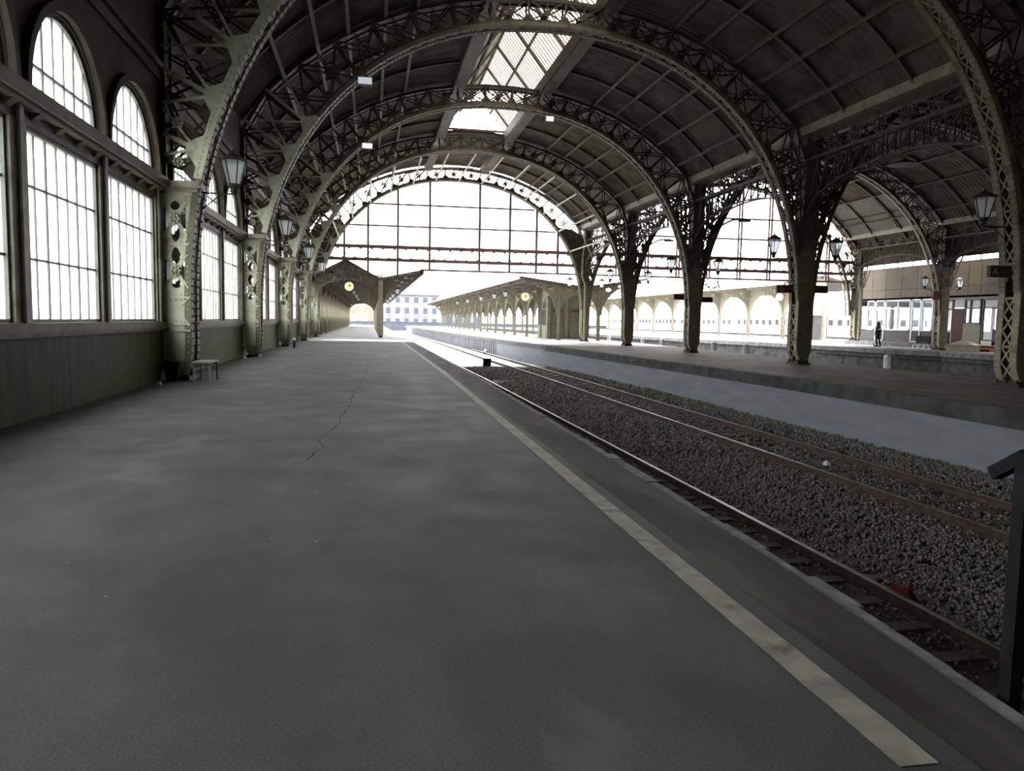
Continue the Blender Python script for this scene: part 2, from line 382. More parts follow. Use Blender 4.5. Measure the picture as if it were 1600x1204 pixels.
struct(MB().add([(2.5, 46.5, ZB), (11.6, 46.5, ZB), (11.6, 180, ZB), (2.5, 180, ZB)], [(0, 1, 2, 3)]).build('ground_trackbed_outside', 'sunlit'))
struct(MB().add([(17, YB, ZB), (40, YB, ZB), (40, 60, ZB), (17, 60, ZB)], [(0, 1, 2, 3)]).build('ground_side_trackbed', 'bed'))
struct(MB().add([(-300, -60, ZB-.12), (400, -60, ZB-.12), (400, 600, ZB-.12), (-300, 600, ZB-.12)], [(0, 1, 2, 3)]).build('ground', 'ground'))
# ---- platform between the tracks
def platform(E, Fp, ys, z, mats, name):
    xe = smooth_line(E, ys); xf = smooth_line(Fp, ys)
    return [(x, y) for x, y in zip(xe, ys)], [(x, y) for x, y in zip(xf, ys)]
def slab(pa, pb, z0, z1, mat, name):
    return struct(ribbon(pa+pb[::-1], z0, z1, mat, name))
ys1 = [YB, 4, 12, 16, 20, 25, 30, 36, 41, 46.5]; ys2 = [46.5, 52, 57, 62, 70, 78, 85, 95, 105, 118, 135, 150, 175]
a, b = platform(P2E, P2F, ys1, 0, 0, 0); slab([(x+.35, y) for x, y in a], b, ZB-.1, ZP2, 'p2floor', 'floor_middle_platform')
slab(a, [(x+.35, y) for x, y in a], ZP2-.36, ZP2-.006, 'concretedark', 'trim_3')
slab([(x+.05, y) for x, y in a], [(x+.35, y) for x, y in a], ZB-.1, ZP2-.361, 'bluewall', 'wall_platform')
a, b = platform(P2E, P2F, ys2, 0, 0, 0); slab([(x+.35, y) for x, y in a], b, ZB-.1, ZP2, 'sunlit', 'floor_middle_platform_outside')
slab(a, [(x+.35, y) for x, y in a], ZP2-.30, ZP2-.006, 'concrete', 'trim_4')
ys2b = [46.5, 52, 57, 61.6]; xe = smooth_line(P2E, ys2b)
slab([(x+.05, y) for x, y in zip(xe, ys2b)], [(x+.35, y) for x, y in zip(xe, ys2b)], ZB-.1, ZP2-.301, 'bluewall', 'wall_platform_end')
w = MB(); y = 61.6
while y < 150:
    x = float(np.interp(y+.4, [p[1] for p in P2E], [p[0] for p in P2E])); x2 = float(np.interp(y+.9, [p[1] for p in P2E], [p[0] for p in P2E]))
    w.box(x+.02, x+.35, y, y+.78, ZB-.1, ZP2-.301); w.box(x+.12, x+.35, y+.78, y+1.0, ZB-.1, ZP2-.301); y += 1.0
struct(w.build('wall_platform_outside', 'outwall'))
# ---- far platform
ys3 = [YB, 20, 40, 44, 48.5, 52, 56]; ys4 = [56, 62, 72, 84, 95, 112, 130, 175]
a, b = platform(P3E, [(70, YB), (70, 200)], ys3, 0, 0, 0)
slab([(x+.5, y) for x, y in a], b, ZB-.1, ZP2, 'p3floor', 'floor_far_platform')
slab(a, [(x+.5, y) for x, y in a], ZP2-.34, ZP2-.004, 'concrete', 'trim_5')
slab([(x+.12, y) for x, y in a], [(x+.5, y) for x, y in a], ZP2-.62, ZP2-.35, 'concretedark', 'trim_6')
slab([(x+.25, y) for x, y in a], [(x+.5, y) for x, y in a], ZB-.1, ZP2-.63, 'concretedark', 'wall_far_platform')
a, b = platform(P3E, [(58, 50), (58, 200)], ys4, 0, 0, 0)
slab([(x+.5, y) for x, y in a], b, ZB-.1, ZP2, 'sunlit', 'floor_far_platform_outside')
slab(a, [(x+.5, y) for x, y in a], ZP2-.34, ZP2-.004, 'concrete', 'trim_7')
slab([(x+.25, y) for x, y in a], [(x+.5, y) for x, y in a], ZB-.1, ZP2-.35, 'concretedark', 'wall_far_platform_outside')

# ---- rails, sleepers, ballast
def rail(X, label, rusty=True):
    ys = [YB, 0, 20, 35, 45, 60, 80, 100, 130, 170]
    xs = [X + float(np.interp(y, [0, 35, 60, 90, 130, 170], [0, 0, -.25, -.4, -.8, -1.6])) for y in ys]
    foot = MB().strip([(Vector((x, y, ZR)), Vector((1, 0, 0)), Vector((0, 0, 1))) for x, y in zip(xs, ys)],
                      [(-.07, -.17), (.07, -.17), (.07, -.155), (.012, -.13), (.012, -.05), (.036, -.038), (.036, -.006), (-.036, -.006), (-.036, -.038), (-.012, -.05), (-.012, -.13), (-.07, -.155)])
    head = MB().strip([(Vector((x, y, ZR)), Vector((1, 0, 0)), Vector((0, 0, 1))) for x, y in zip(xs, ys)], [(-.034, -.006), (.034, -.006), (.03, 0), (-.03, 0)])
    t = thing('rail', (0, 0, 0), label, 'rail'); t.location = (0, 0, H)
    foot.build('web', 'railsteel', t); head.build('running_surface', 'railtop', t)
rail(3.79, 'steel rail hidden close under the near platform edge'); rail(5.30, 'steel rail nearest to the asphalt platform, with the red shoe on it')
rail(8.42, 'second visible steel rail, between the gravel strip and the narrow sleeper bay'); rail(9.93, 'steel rail next to the blue grey platform wall')
slm = MB().add([(-1.3, -.13, -.1), (1.3, -.13, -.1), (1.3, .13, -.1), (-1.3, .13, -.1), (-1.3, -.09, .02), (1.3, -.09, .02), (1.3, .09, .02), (-1.3, .09, .02)],
               [(3, 2, 1, 0), (4, 5, 6, 7), (0, 1, 5, 4), (1, 2, 6, 5), (2, 3, 7, 6), (3, 0, 4, 7)]).mesh('sleeper', 'sleeper')
for X, lab, grp in ((4.545, 'concrete sleeper of the track along the near platform', 'sleepers of the near track'), (9.175, 'concrete sleeper of the track along the blue grey wall', 'sleepers of the wall track')):
    y = 4.2
    while y < 46:
        tag(obj('sleeper', slm, None, (X, y, ZB+.01)), lab, 'sleeper', grp); y += .66 if y < 26 else 1.32
def stones():
    rng = np.random.default_rng(7); P = []
    for y0, y1, dens, s in ((3.0, 9, 620, .025), (9, 15, 420, .028), (15, 25, 170, .038), (25, 46, 55, .052)):
        n = int((y1-y0)*8.7*dens); x = rng.uniform(2.85, 11.55, n); yy = rng.uniform(y0, y1, n)
        keep = np.ones(n, bool)
        for X in (4.545, 9.175):
            ph = ((yy-4.2) % .66)
            keep &= ~((np.abs(x-X) < 1.25) & ((ph < .12) | (ph > .54)) & (rng.random(n) < .75))
        keep &= ~((x < 5.24) & (rng.random(n) < .85)) & ~((np.abs(x-9.2) < .6) & (rng.random(n) < .35))
        x, yy = x[keep], yy[keep]
        mound = .05*np.exp(-((x-6.9)/1.1)**2) + .14*np.clip((x-10.4)/1.0, 0, 1)
        P.append(np.stack([x, yy, ZB + mound + rng.uniform(-.01, .025, len(x)), rng.uniform(.6, 1.5, len(x))*s], 1))
    P = np.concatenate(P); n = len(P)
    base = np.array([(1, 0, 0), (-1, 0, 0), (0, 1, 0), (0, -1, 0), (0, 0, .75), (0, 0, -.75)])
    fc = np.array([(0, 2, 4), (2, 1, 4), (1, 3, 4), (3, 0, 4), (2, 0, 5), (1, 2, 5), (3, 1, 5), (0, 3, 5)])
    rot = rng.normal(size=(n, 3, 3)); q, _ = np.linalg.qr(rot)
    v = base[None]*rng.uniform(.65, 1.25, (n, 6, 1)); v = np.einsum('nij,nkj->nki', q, v)*P[:, None, 3:4] + P[:, None, :3]
    fcs = (fc[None] + (np.arange(n)*6)[:, None, None]).reshape(-1, 3)
    me = bpy.data.meshes.new('ballast_stones'); me.vertices.add(n*6); me.vertices.foreach_set('co', v.ravel())
    me.loops.add(len(fcs)*3); me.loops.foreach_set('vertex_index', fcs.ravel().astype(np.int32))
    me.polygons.add(len(fcs)); me.polygons.foreach_set('loop_start', np.arange(0, len(fcs)*3, 3, dtype=np.int32))
    me.update(calc_edges=True); me.validate(); me.materials.append(M['ballast'])
    return me
tag(obj('ballast_stones', stones()), 'grey crushed stone ballast spread between the rails', 'gravel', kind='stuff')

# ================================================================== WINDOW WALL
WINS = [(1.00, 3.58), (4.06, 6.75), (7.13, 10.02)]
d = MB().box(XW-.3, XW, YB, YE+.3, ZP, -.27); y = YB+.2
while y < YE: d.box(XW, XW+.004, y, y+.475, ZP+.02, -.3); y += .48
struct(d.build('wall_left', 'dado'))
struct(MB().box(XW-.3, XW+.10, YB, YE+.3, -.27, -.14).box(XW, XW+.05, YB, YE+.3, -.33, -.27).build('trim_8', 'fascia'))
fb = MB().box(XW-.3, XW+.20, YB, YE+.3, 2.66, 2.84).box(XW-.3, XW+.13, YB, YE+.3, 2.60, 2.66).box(XW-.3, XW-.02, YB, YE+.3, 2.42, 2.60)
y = YB+.4
while y < YE:
    fb.add([(XW-.02, y, 2.50), (XW-.02, y+.16, 2.50), (XW-.02, y+.16, 2.6), (XW-.02, y, 2.6), (XW+.12, y, 2.6), (XW+.12, y+.16, 2.6)],
           [(0, 1, 5, 4), (0, 4, 3), (1, 2, 5), (3, 4, 5, 2), (0, 3, 2, 1)]); y += .765
struct(fb.build('trim_9', 'fascia'))
struct(MB().box(XW-.02, XW+.12, YB, YE, 5.08, 5.20).box(XW-.02, XW+.05, YB, YE, 4.86, 5.08).build('trim_10', 'rib'))
# posts between the windows, upper wall with arched openings, windows
pb = MB()
for k in range(-1, 5):
    y0 = S(k)
    for a, b in ((-.12, 1.0), (3.58, 4.06), (6.75, 7.13), (10.02, 10.25)):
        pb.box(XW-.25, XW+.0, y0+a, y0+b, -.14, 2.42)
        pb.box(XW, XW+.05, y0+(a+b)/2-.06, y0+(a+b)/2+.06, -.14, 2.6)
pb.box(XW-.25, XW, YB, S(-1)-.1, -.14, 6.7)
struct(pb.build('trim_11', 'trim'))
holes = []
for a, b in WINS:
    c, r = (a+b)/2, (b-a)/2+.02
    holes.append([(c-r, 2.86)] + [(c-r*cos(t), 2.86+1.36*sin(t)) for t in np.linspace(0, pi, 22)] + [(c+r, 2.86)])
up = plate_mesh('upper_wall', [(0, 2.84), (10.21, 2.84), (10.21, 6.7), (0, 6.7)], holes, .22, 'wallup')
hood = MB()
for a, b in WINS:
    c, r = (a+b)/2, (b-a)/2
    pts = [(Vector((c-(r+.09)*cos(t), 0, 2.86+1.45*sin(t))), Vector((-cos(t), 0, sin(t))), Vector((0, 1, 0))) for t in np.linspace(0, pi, 22)]
    hood.strip(pts, [(-.06, -.05), (.06, -.05), (.06, .05), (-.06, .05)])
hoodm = hood.mesh('arch_hood', 'wallup')
for k in range(-1, 5):
    o = struct(obj('wall_left', up, None, (XW-.11, S(k), 0), (0, 0, pi/2)))
    h = obj('arch_hood', hoodm, o, (0, -.16, 0))
def win_lower(w):
    f = MB(); z0, z1 = -.14, 2.42
    f.box(0, .05, -.05, .05, z0, z1).box(w-.05, w, -.05, .05, z0, z1).box(.05, w-.05, -.05, .05, z0, z0+.05).box(.05, w-.05, -.05, .05, z1-.06, z1)
    for i in range(1, 7):
        x = .03+(w-.06)*i/7; t = .022 if i in (2, 5) else .012
        f.box(x-t, x+t, -.02, .02, z0+.05, z1-.06)
    for z in (.71, 1.67): f.box(.05, w-.05, -.018, .018, z-.016, z+.016)
    p = MB().box(.04, w-.04, -.004, .004, z0+.04, z1-.05)
    return f.mesh('window', 'frame'), p.mesh('pane', 'glass')
def win_arch(w):
    f = MB(); c = w/2; r = w/2
    pts = [(Vector((c-r*.985*cos(t), 0, 2.86+1.33*sin(t))), Vector((-cos(t), 0, sin(t))), Vector((0, 1, 0))) for t in np.linspace(0, pi, 25)]
    f.strip(pts, [(-.035, -.05), (.03, -.05), (.03, .05), (-.035, .05)])
    for i in range(1, 7):
        x = .03+(w-.06)*i/7; t = .02 if i in (2, 5) else .012
        f.box(x-t, x+t, -.02, .02, 2.85, 2.86+1.33*sqrt(max(0, 1-((x-c)/r)**2)))
    dx = r*sqrt(1-(.44/1.33)**2); f.box(c-dx, c+dx, -.03, .03, 3.285, 3.315); f.box(.02, w-.02, -.04, .04, 2.84, 2.88)
    ring = [(c-r*.97*cos(t), 2.86+1.31*sin(t)) for t in np.linspace(0, pi, 25)]
    p = MB().poly(ring, -.004, .004)
    return f.mesh('window', 'frame'), p.mesh('pane', 'glass')
wn = 0
for a, b in WINS:
    lo, lop = win_lower(b-a); ar, arp = win_arch(b-a)
    for k in range(-1, 5):
        for me, pa in ((lo, lop), (ar, arp)):
            wn += 1; o = struct(obj('window_%d' % wn, me, None, (XW-.10, S(k)+a, 0), (0, 0, pi/2))); obj('pane', pa, o)
struct(MB().box(-4.6, 48, YB-.3, YB, ZB, 14).build('wall_back', 'wallup'))
struct(MB().box(44, 44.3, YB, 40.5, ZB, 12).build('wall_right', 'wallup'))

# ================================================================== ROOF
def shell(cx, a, b, x0, x1, y0, y1, nt, lam, name, mat, n=2.1, amp=.022, mult=4):
    t0 = math.acos(math.copysign(abs((x0-cx)/a)**(n/2), x0-cx)); t1 = math.acos(math.copysign(abs((x1-cx)/a)**(n/2), x1-cx))
    ts = np.linspace(t0, t1, nt)
    P = np.array([sup(cx, a, b, .25, n, t) for t in ts]); T = np.gradient(P, axis=0); T /= np.linalg.norm(T, axis=1)[:, None]
    Nn = np.stack([-T[:, 1], T[:, 0]], 1)
    if lam: ys = np.arange(y0, y1+1e-6, lam/mult); ph = np.sin(2*pi*ys/lam)*amp
    else: ys = np.array([y0, y1]); ph = np.zeros(2)
    V = np.zeros((len(ys), nt, 3)); V[:, :, 0] = P[None, :, 0]+Nn[None, :, 0]*ph[:, None]; V[:, :, 2] = P[None, :, 1]+Nn[None, :, 1]*ph[:, None]; V[:, :, 1] = ys[:, None]
    idx = np.arange(len(ys)*nt).reshape(len(ys), nt)
    fs = np.stack([idx[:-1, :-1], idx[:-1, 1:], idx[1:, 1:], idx[1:, :-1]], -1).reshape(-1, 4)
    me = bpy.data.meshes.new(name); me.from_pydata(V.reshape(-1, 3).tolist(), [], fs.tolist()); me.materials.append(M[mat])
    for p in me.polygons: p.use_smooth = True
    me.update(); return struct(obj(name, me))
LX0, LX1, LY0, LY1 = 4.45, 8.2, 19.0, 47.7
shell(SX, SA, SB, -4.55, LX0, 8, YE+.4, 26, .28, 'ceiling', 'sheet'); shell(SX, SA, SB, LX1, 16.6, 8, YE+.4, 24, .28, 'ceiling', 'sheet')
shell(SX, SA, SB, LX0, LX1, LY1, YE+.4, 6, .28, 'ceiling', 'sheet'); shell(SX, SA, SB, LX0, LX1, 8, LY0, 6, .28, 'ceiling', 'sheet')
shell(SX, SA, SB, -4.55, 16.6, YB, 8, 40, 0, 'ceiling', 'sheet')
shell(TX, TA, TB, 16.9, 40.6, 8, YE, 50, .34, 'ceiling_side_hall', 'sheet', amp=.025); shell(TX, TA, TB, 16.9, 40.6, YB, 8, 40, 0, 'ceiling_side_hall', 'sheet')
def ray_shell(r, cx, a, b, n=2.1):
    best = min(((abs(p[0]/p[1]-r), p) for p in (sup(cx, a, b, .25, n, t) for t in np.linspace(.02, pi-.02, 4000)) if p[1] > .5), key=lambda q: q[0]); return best[1]
def purlin(x, cx, a, b, y0, y1, label, w=.13, h=.20, group=None, n=2.1, mat='roofiron'):
    z = zsup(cx, a, b, .25, n, x); e = .01
    T = Vector((2*e, 0, zsup(cx, a, b, .25, n, x+e)-zsup(cx, a, b, .25, n, x-e))).normalized(); Nn = Vector((-T.z, 0, T.x))
    o = Vector((x, 0, z)) - Nn*(h/2+.03)
    m = MB()
    for pa, pb, ww, hh in ((0, 0, .02, h), (0, -h/2, w, .02), (0, h/2, w, .02)):
        c = o + T*pa + Nn*pb
        m.strip([(c+Vector((0, y0, 0)), T, Nn), (c+Vector((0, y1, 0)), T, Nn)], [(-ww/2, -hh/2), (ww/2, -hh/2), (ww/2, hh/2), (-ww/2, hh/2)])
    return tag(m.build('roof_purlin', mat), label, 'roof beam', group)
px = [ray_shell(r, SX, SA, SB)[0] for r in (.998, 1.145, 1.349, 1.56, 1.884)]
for i, x in enumerate(px):
    purlin(x, SX, SA, SB, 8, YE, '%s iron purlin down the roof from the skylight on the track side' % ORD[i])
    purlin(2*SX-x, SX, SA, SB, 8, YE, '%s iron purlin down the roof from the skylight on the window side' % ORD[i])
for i, x in enumerate(np.linspace(18.6, 38.4, 12)):
    purlin(float(x), TX, TA, TB, 8, YE, '%s iron purlin of the side hall roof, counted from the columns' % ORD[i], .1, .16)
for x, lab in ((LX0, 'window'), (LX1, 'track')):
    z = zsup(SX, SA, SB, .25, 2.1, x); sgn = 1 if x > SX else -1
    m = MB().box(x-.06, x+.06, LY0, YE, z-.42, z+.15).box(min(x, x+sgn*.5)-.02, max(x, x+sgn*.5)+.02, LY0, YE, z-.5, z-.40).box(x+sgn*.5-.05, x+sgn*.5+.05, LY0, YE, z-.48, z-.12)
    tag(m.build('skylight_curb_beam', 'rib'), 'long iron curb beam under the skylight edge on the %s side' % lab, 'roof beam')
def rib_piece(cx, a, b, x0, x1, y, label, nt=18):
    t0 = math.acos(math.copysign(abs((x0-cx)/a)**1.05, x0-cx)); t1 = math.acos(math.copysign(abs((x1-cx)/a)**1.05, x1-cx))
    pts = []
    for t in np.linspace(t0, t1, nt):
        x, z = sup(cx, a, b, .25, 2.1, t); e = .02
        x2, z2 = sup(cx, a, b, .25, 2.1, t+e); T = Vector((x2-x, 0, z2-z)).normalized(); Nn = Vector((T.z, 0, -T.x))
        if Nn.dot(Vector((cx-x, 0, -z))) < 0: Nn = -Nn
        pts.append((Vector((x, y, z))+Nn*.03, Nn, Vector((0, 1, 0))))
    m = MB().strip(pts, [(0, -.012), (.13, -.012), (.13, .012), (0, .012)]).strip(pts, [(.13, -.05), (.15, -.05), (.15, .05), (.13, .05)])
    return tag(m.build('roof_rib', 'roofiron'), label, 'roof rib')
BAYN = ['before the first arch', 'between the first and second arches', 'between the second and third arches', 'between the third and fourth arches', 'between the fourth arch and the end screen']
for k in range(0, 5):
    for j, fr in enumerate((.35, .68)):
        y = S(k)+.2+10.21*fr; w = ('nearer', 'farther')[j]
        if y < 9: continue
        rib_piece(SX, SA, SB, -4.4, LX0, y, '%s curved roof rib on the window side, %s' % (w, BAYN[k]))
        rib_piece(SX, SA, SB, LX1, 16.3, y, '%s curved roof rib on the track side, %s' % (w, BAYN[k]))
        rib_piece(TX, TA, TB, 17.3, 40.0, y-.6, '%s curved rib of the side hall roof, %s' % (w, BAYN[k]), 34)
# skylight
RZ = 14.1; zl = zsup(SX, SA, SB, .25, 2.1, LX0)+.15; XM = (LX0+LX1)/2
t = thing('skylight', (XM, (LY0+LY1)/2, zl), 'long glazed ridge skylight along the crown of the main roof', 'skylight'); t.location = (0, 0, H)
fr = MB(); gl = MB()
for x0 in (LX0, LX1):
    (gl if x0 == LX1 else MB()).add([(x0, LY0, zl), (x0, LY1, zl), (XM, LY1, RZ), (XM, LY0, RZ)], [(0, 1, 2, 3)])
    if x0 == LX0: MB().add([(x0, LY0, zl), (x0, LY1, zl), (XM, LY1, RZ), (XM, LY0, RZ)], [(0, 1, 2, 3)]).build('sheeted_slope', 'darkiron', t)
    y = LY0; i = 0
    while y <= LY1+.01:
        big = i % 10 == 0
        if x0 == LX1 or big: fr.bar((x0, y, zl-.03), (XM, y, RZ-.03), .16 if big else .03, .16 if big else .05, (0, 1, 0))
        y += .34; i += 1
    for f_ in (.5,): fr.bar((x0+(XM-x0)*f_, LY0, zl+(RZ-zl)*f_-.1), (x0+(XM-x0)*f_, LY1, zl+(RZ-zl)*f_-.1), .1, .1)
fr.box(XM-.06, XM+.06, LY0, LY1, RZ-.12, RZ+.05)
for y, s in ((LY1, 1), (LY0, -1)):
    MB().add([(LX0, y, zl), (LX1, y, zl), (XM, y, RZ)], [(0, 1, 2)]).build('gable_glass', 'clear', t)
    fr.box(LX0, LX1, y-.03, y+.03, zl-.08, zl+.05)
    for k in range(1, 7):
        x = LX0+(LX1-LX0)*k/7; fr.box(x-.025, x+.025, y-.03, y+.03, zl, RZ-(RZ-zl)*abs(x-XM)/(LX1-XM))
fr.build('skylight_frame', 'roofiron', t); gl.build('roof_glass', 'skyglass', t)

# ================================================================== ARCHES AND COLUMNS
def inner_pts(cx, a, b, z0=2.9, n=60, zl=None):
    """soffit curve from the left at height zl to the right at height z0"""
    th0 = pi - math.atan2((zl if zl is not None else z0)-CZ, xsup(a, b, CZ, CN, zl if zl is not None else z0)); th1 = math.atan2(z0-CZ, xsup(CAR+(a-CA), b, CZ, CNR, z0) if cx == CX else xsup(a, b, CZ, CN, z0))
    return [polar(cx, a, b, CZ, CN, th) for th in np.linspace(th0, th1, n)]
def with_normals(pts):
    out = []
    for i, (x, z) in enumerate(pts):
        x0, z0 = pts[max(i-1, 0)]; x1, z1 = pts[min(i+1, len(pts)-1)]
        T = Vector((x1-x0, 0, z1-z0)).normalized(); out.append((Vector((x, 0, z)), Vector((-T.z, 0, T.x)), T))
    return out                                        # normal points to the outside (left of the travel direction)
def resample(pts, step):
    P = np.array(pts); dd = np.r_[0, np.cumsum(np.linalg.norm(np.diff(P, axis=0), axis=1))]; s = np.arange(step/2, dd[-1], step)
    return list(zip(np.interp(s, dd, P[:, 0]), np.interp(s, dd, P[:, 1])))
def flange(pts, y, wy=.22, th=.03, riv=.16):
    m = MB(); wn_ = with_normals(pts)
    m.strip([(o+Vector((0, y, 0)), n, Vector((0, 1, 0))) for o, n, t in wn_], [(0, -wy/2), (th, -wy/2), (th, wy/2), (0, wy/2)])
    m.strip([(o+Vector((0, y+(wy/2-.02)*(-1 if y < 0 else 1), 0)), n, Vector((0, 1, 0))) for o, n, t in wn_], [(th, -.012), (.14, -.012), (.14, .012), (th, .012)])
    if riv:
        for o, n, t in with_normals(resample(pts, riv)):
            for dy in (-wy*.3, wy*.3): m.rivet(o+Vector((0, y+dy, 0)), -n, .024)
    return m
def lattice(pts, y0, y1, step=.55, w=.06):
    m = MB(); q = with_normals(resample(pts, step)); off = .03
    for i in range(len(q)-1):
        a, na, _ = q[i]; b, nb, _ = q[i+1]; A = a+na*off; B = b+nb*off
        m.bar(A+Vector((0, y0, 0)), B+Vector((0, y1, 0)), .012, w, na); m.bar(A+Vector((0, y1, 0)), B+Vector((0, y0, 0)), .012, w, na)
        if i % 3 == 0: m.bar(A+Vector((0, y0, 0)), A+Vector((0, y1, 0)), .016, w*1.2, na)
    return m
def strip_plate(pts, d0, d1, y, th=.016):
    return [(o+Vector((0, y, 0)), n, Vector((0, 1, 0))) for o, n, t in with_normals(pts)], [(d0, -th/2), (d1, -th/2), (d1, th/2), (d0, th/2)]
def bracing(cx, a, b, cx2, a2, b2, xl, xr, ths, dz=.32, gus=None):
    """radial struts, crossed diagonals and small rings between the soffit rib and the outer chord"""
    I, O = [], []
    for th in ths:
        xi, zi = polar(cx, a, b, CZ, CN, th); r = Vector((cos(th), 0, sin(th)))
        xo, zo = polar(cx, a2+(cx-cx2)*math.copysign(1, cos(th))*0, b2-dz, CZ, 2.1, th)
        if xo < xl: k = (xl-cx)/cos(th); xo, zo = xl, CZ+k*sin(th)
        if xo > xr: k = (xr-cx)/cos(th); xo, zo = xr, CZ+k*sin(th)
        I.append(Vector((xi, 0, zi))+r*.16); O.append(Vector((xo, 0, zo)))
    m = MB()
    for i in range(len(ths)):
        for y in (-.26, .26):
            Y = Vector((0, y, 0)); m.bar(I[i]+Y, O[i]+Y, .05, .07)
            if i+1 < len(ths):
                m.bar(I[i]+Y, O[i+1]+Y, .03, .055); m.bar(I[i+1]+Y, O[i]+Y, .03, .055)
                c = (I[i]+I[i+1]+O[i]+O[i+1])/4+Y; rr = min(.2, (O[i]-I[i]).length*.16)
                m.strip([(c+Vector((rr*cos(t), 0, rr*sin(t))), Vector((cos(t), 0, sin(t))), Vector((0, 1, 0))) for t in np.linspace(0, 2*pi, 9)], [(-.03, -.015), (.03, -.015), (.03, .015), (-.03, .015)])
                mid = (I[i]+I[i+1])/2+Y; m.bar(mid, c, .03, .045); m.bar((O[i]+O[i+1])/2+Y, c, .03, .045)
            # gusset plate at the foot of every strut
            T = Vector((-(O[i]-I[i]).normalized().z, 0, (O[i]-I[i]).normalized().x)); R_ = (O[i]-I[i]).normalized()
            g = I[i]+Y-R_*.06; s = .28
            m.add([g-T*s, g+T*s, g+T*s*.35+R_*s*1.1, g-T*s*.35+R_*s*1.1], [(0, 1, 2, 3)])
    for y in (-.26, .26):
        for i in range(len(ths)-1): m.bar(O[i]+Vector((0, y, 0)), O[i+1]+Vector((0, y, 0)), .10, .12)
    oc = MB()
    for i in range(len(ths)-1): oc.bar(O[i], O[i+1], .62, .03, (0, 1, 0))
    return m, oc, I, O
def rosette(r=.15):
    m = MB().lathe((0, 0, 0), [(r*.42, 0), (r*.42, .03), (r*.25, .07), (.001, .085)], 10, 'y')
    for k in range(8):
        a = k*pi/4; c = Vector((r*.72*cos(a), -.03, r*.72*sin(a)))
        m.lathe(c, [(r*.27, -.03), (r*.3, 0), (r*.2, .03), (.001, .045)], 7, 'y')
    return m.mesh('rosette', 'paint', True)
ROS = rosette(.12)

# ---- arch mesh set (local: x from the hall centre, z from the platform)
def loc_xz(pts, ox, oz): return [(x-ox, z-oz) for x, z in pts]
OX, OZ = CX, ZP
arc_pts = inner_pts(CX, CA, CB, 1.0, 72, .3)
foot = [(-3.98, -1.31), (-3.90, -1.26), (-3.835, -1.14), (-3.80, -.98), (-3.785, -.78), (-3.78, -.5), (-3.78, 0), (-3.78, .2)]
path = loc_xz(foot+arc_pts, OX, OZ)
xw0 = XW+.01
def lobe(cx, cz, w, h, n=14): return [(cx+w/2*cos(t)*(1-.18*abs(sin(t))), cz+h/2*sin(t)) for t in np.linspace(0, 2*pi, n, endpoint=False)]
def kidney(cx, cz, w, h, s, n=16):
    """lens shaped lobe whose inner edge bows away from the rosette"""
    out = [(cx+s*w*.5*min(1, 1.6*cos(t)), cz+h/2*sin(t)) for t in np.linspace(-pi/2, pi/2, n//2)]
    inn = [(cx-s*w*.55*sin(2*abs(t))*.8, cz+h/2*sin(t)*.999) for t in np.linspace(pi/2, -pi/2, n//2)][1:-1]
    return out+inn
xc = -4.075
hl = []
for cz, top in ((2.04, 1), (.94, 0)):
    for s_, o_ in ((-1, .262), (1, .215)):
        hl.append([(xc+s_*x_, cz-.01+z_) for x_, z_ in ((o_, -.21), (o_, .21), (o_-.02, .25), (o_-.055, .255), (.115, .10), (.095, .03), (.095, -.03), (.115, -.10), (o_-.055, -.255), (o_-.02, -.25))][::s_])
hl += [lobe(xc, 2.31, .20, .20), lobe(xc, 1.73, .19, .36), lobe(xc, 1.26, .19, .36), lobe(xc, .67, .21, .20)]
edge = [p for p in foot] + [p for p in inner_pts(CX, CA, CB, 2.9, 8, .3) if False]
right = [(x-.02, z) for x, z in foot] + [(-3.78, 1.0), (polar(CX, CA, CB, CZ, CN, pi-math.atan2(1.6-CZ, xsup(CA, CB, CZ, CN, 1.6)))[0]-.02, 1.6), (CX-xsup(CA, CB, CZ, CN, 2.62)-.02, 2.62)]
outer = [(xw0, 2.62), (xw0, -1.0), (xw0+.12, -1.2), (xw0+.2, -1.31)] + right
pm = plate_mesh('pillar_plate', loc_xz(outer, OX, OZ), [loc_xz(h_, OX, OZ) for h_ in hl], .02, 'paint')
pmb = MB(); merge_into(pmb, pm)
def rv(m, x, z, y=-.012, r=.020): m.rivet((x-OX, y, z-OZ), (0, -1, 0), r)
for z in (1.50, .38, -.19, -.33): pmb.box(xw0-OX, -3.80-OX, -.04, -.008, z-.022-OZ, z+.022-OZ)
for z in (1.56, .44, -.13, .32, -.27):
    for x in np.arange(-4.30, -3.82, .105): rv(pmb, x, z)
for z in np.arange(-.8, 2.6, .115):
    rv(pmb, -3.85, z); 
    if z > -.25: rv(pmb, -4.33, z)
for cx_, cz_, hh in ((xc, 2.04, .28), (xc, .94, .28), (xc, .09, .2)):
    for sx in (-1, 1):
        for sz in (-1, 1):
            pmb.bar((cx_+sx*.10-OX, -.02, cz_+sz*.12-OZ), (cx_+sx*.24-OX, -.02, cz_+sz*(hh+.08)-OZ), .02, .03)
            for f_ in (.55, .85): rv(pmb, cx_+sx*(.06+.2*f_), cz_+sz*((hh+.1)*f_))
PLF = pmb.mesh('pillar_plate', 'paint')
rim = MB()                                             # wall of the pillar between its two plates, at the wall side
CAP = MB().box(xw0-OX, -3.60-OX, -.40, .40, 2.60-OZ, 2.68-OZ).box(xw0-OX, -3.56-OX, -.44, .44, 2.68-OZ, 2.82-OZ).mesh('pillar_capital', 'trim')
BASE = MB().box(-4.22-OX, -3.84-OX, -.36, .36, 0, .08)
for yy in (-.24, .24):
    for xx in (-3.95, -4.08): BASE.lathe((xx-OX, yy, 0), [(.03, .08), (.03, .15), (.018, .15), (.018, .19)], 8)
BASE = BASE.mesh('pillar_foot', 'darkiron')
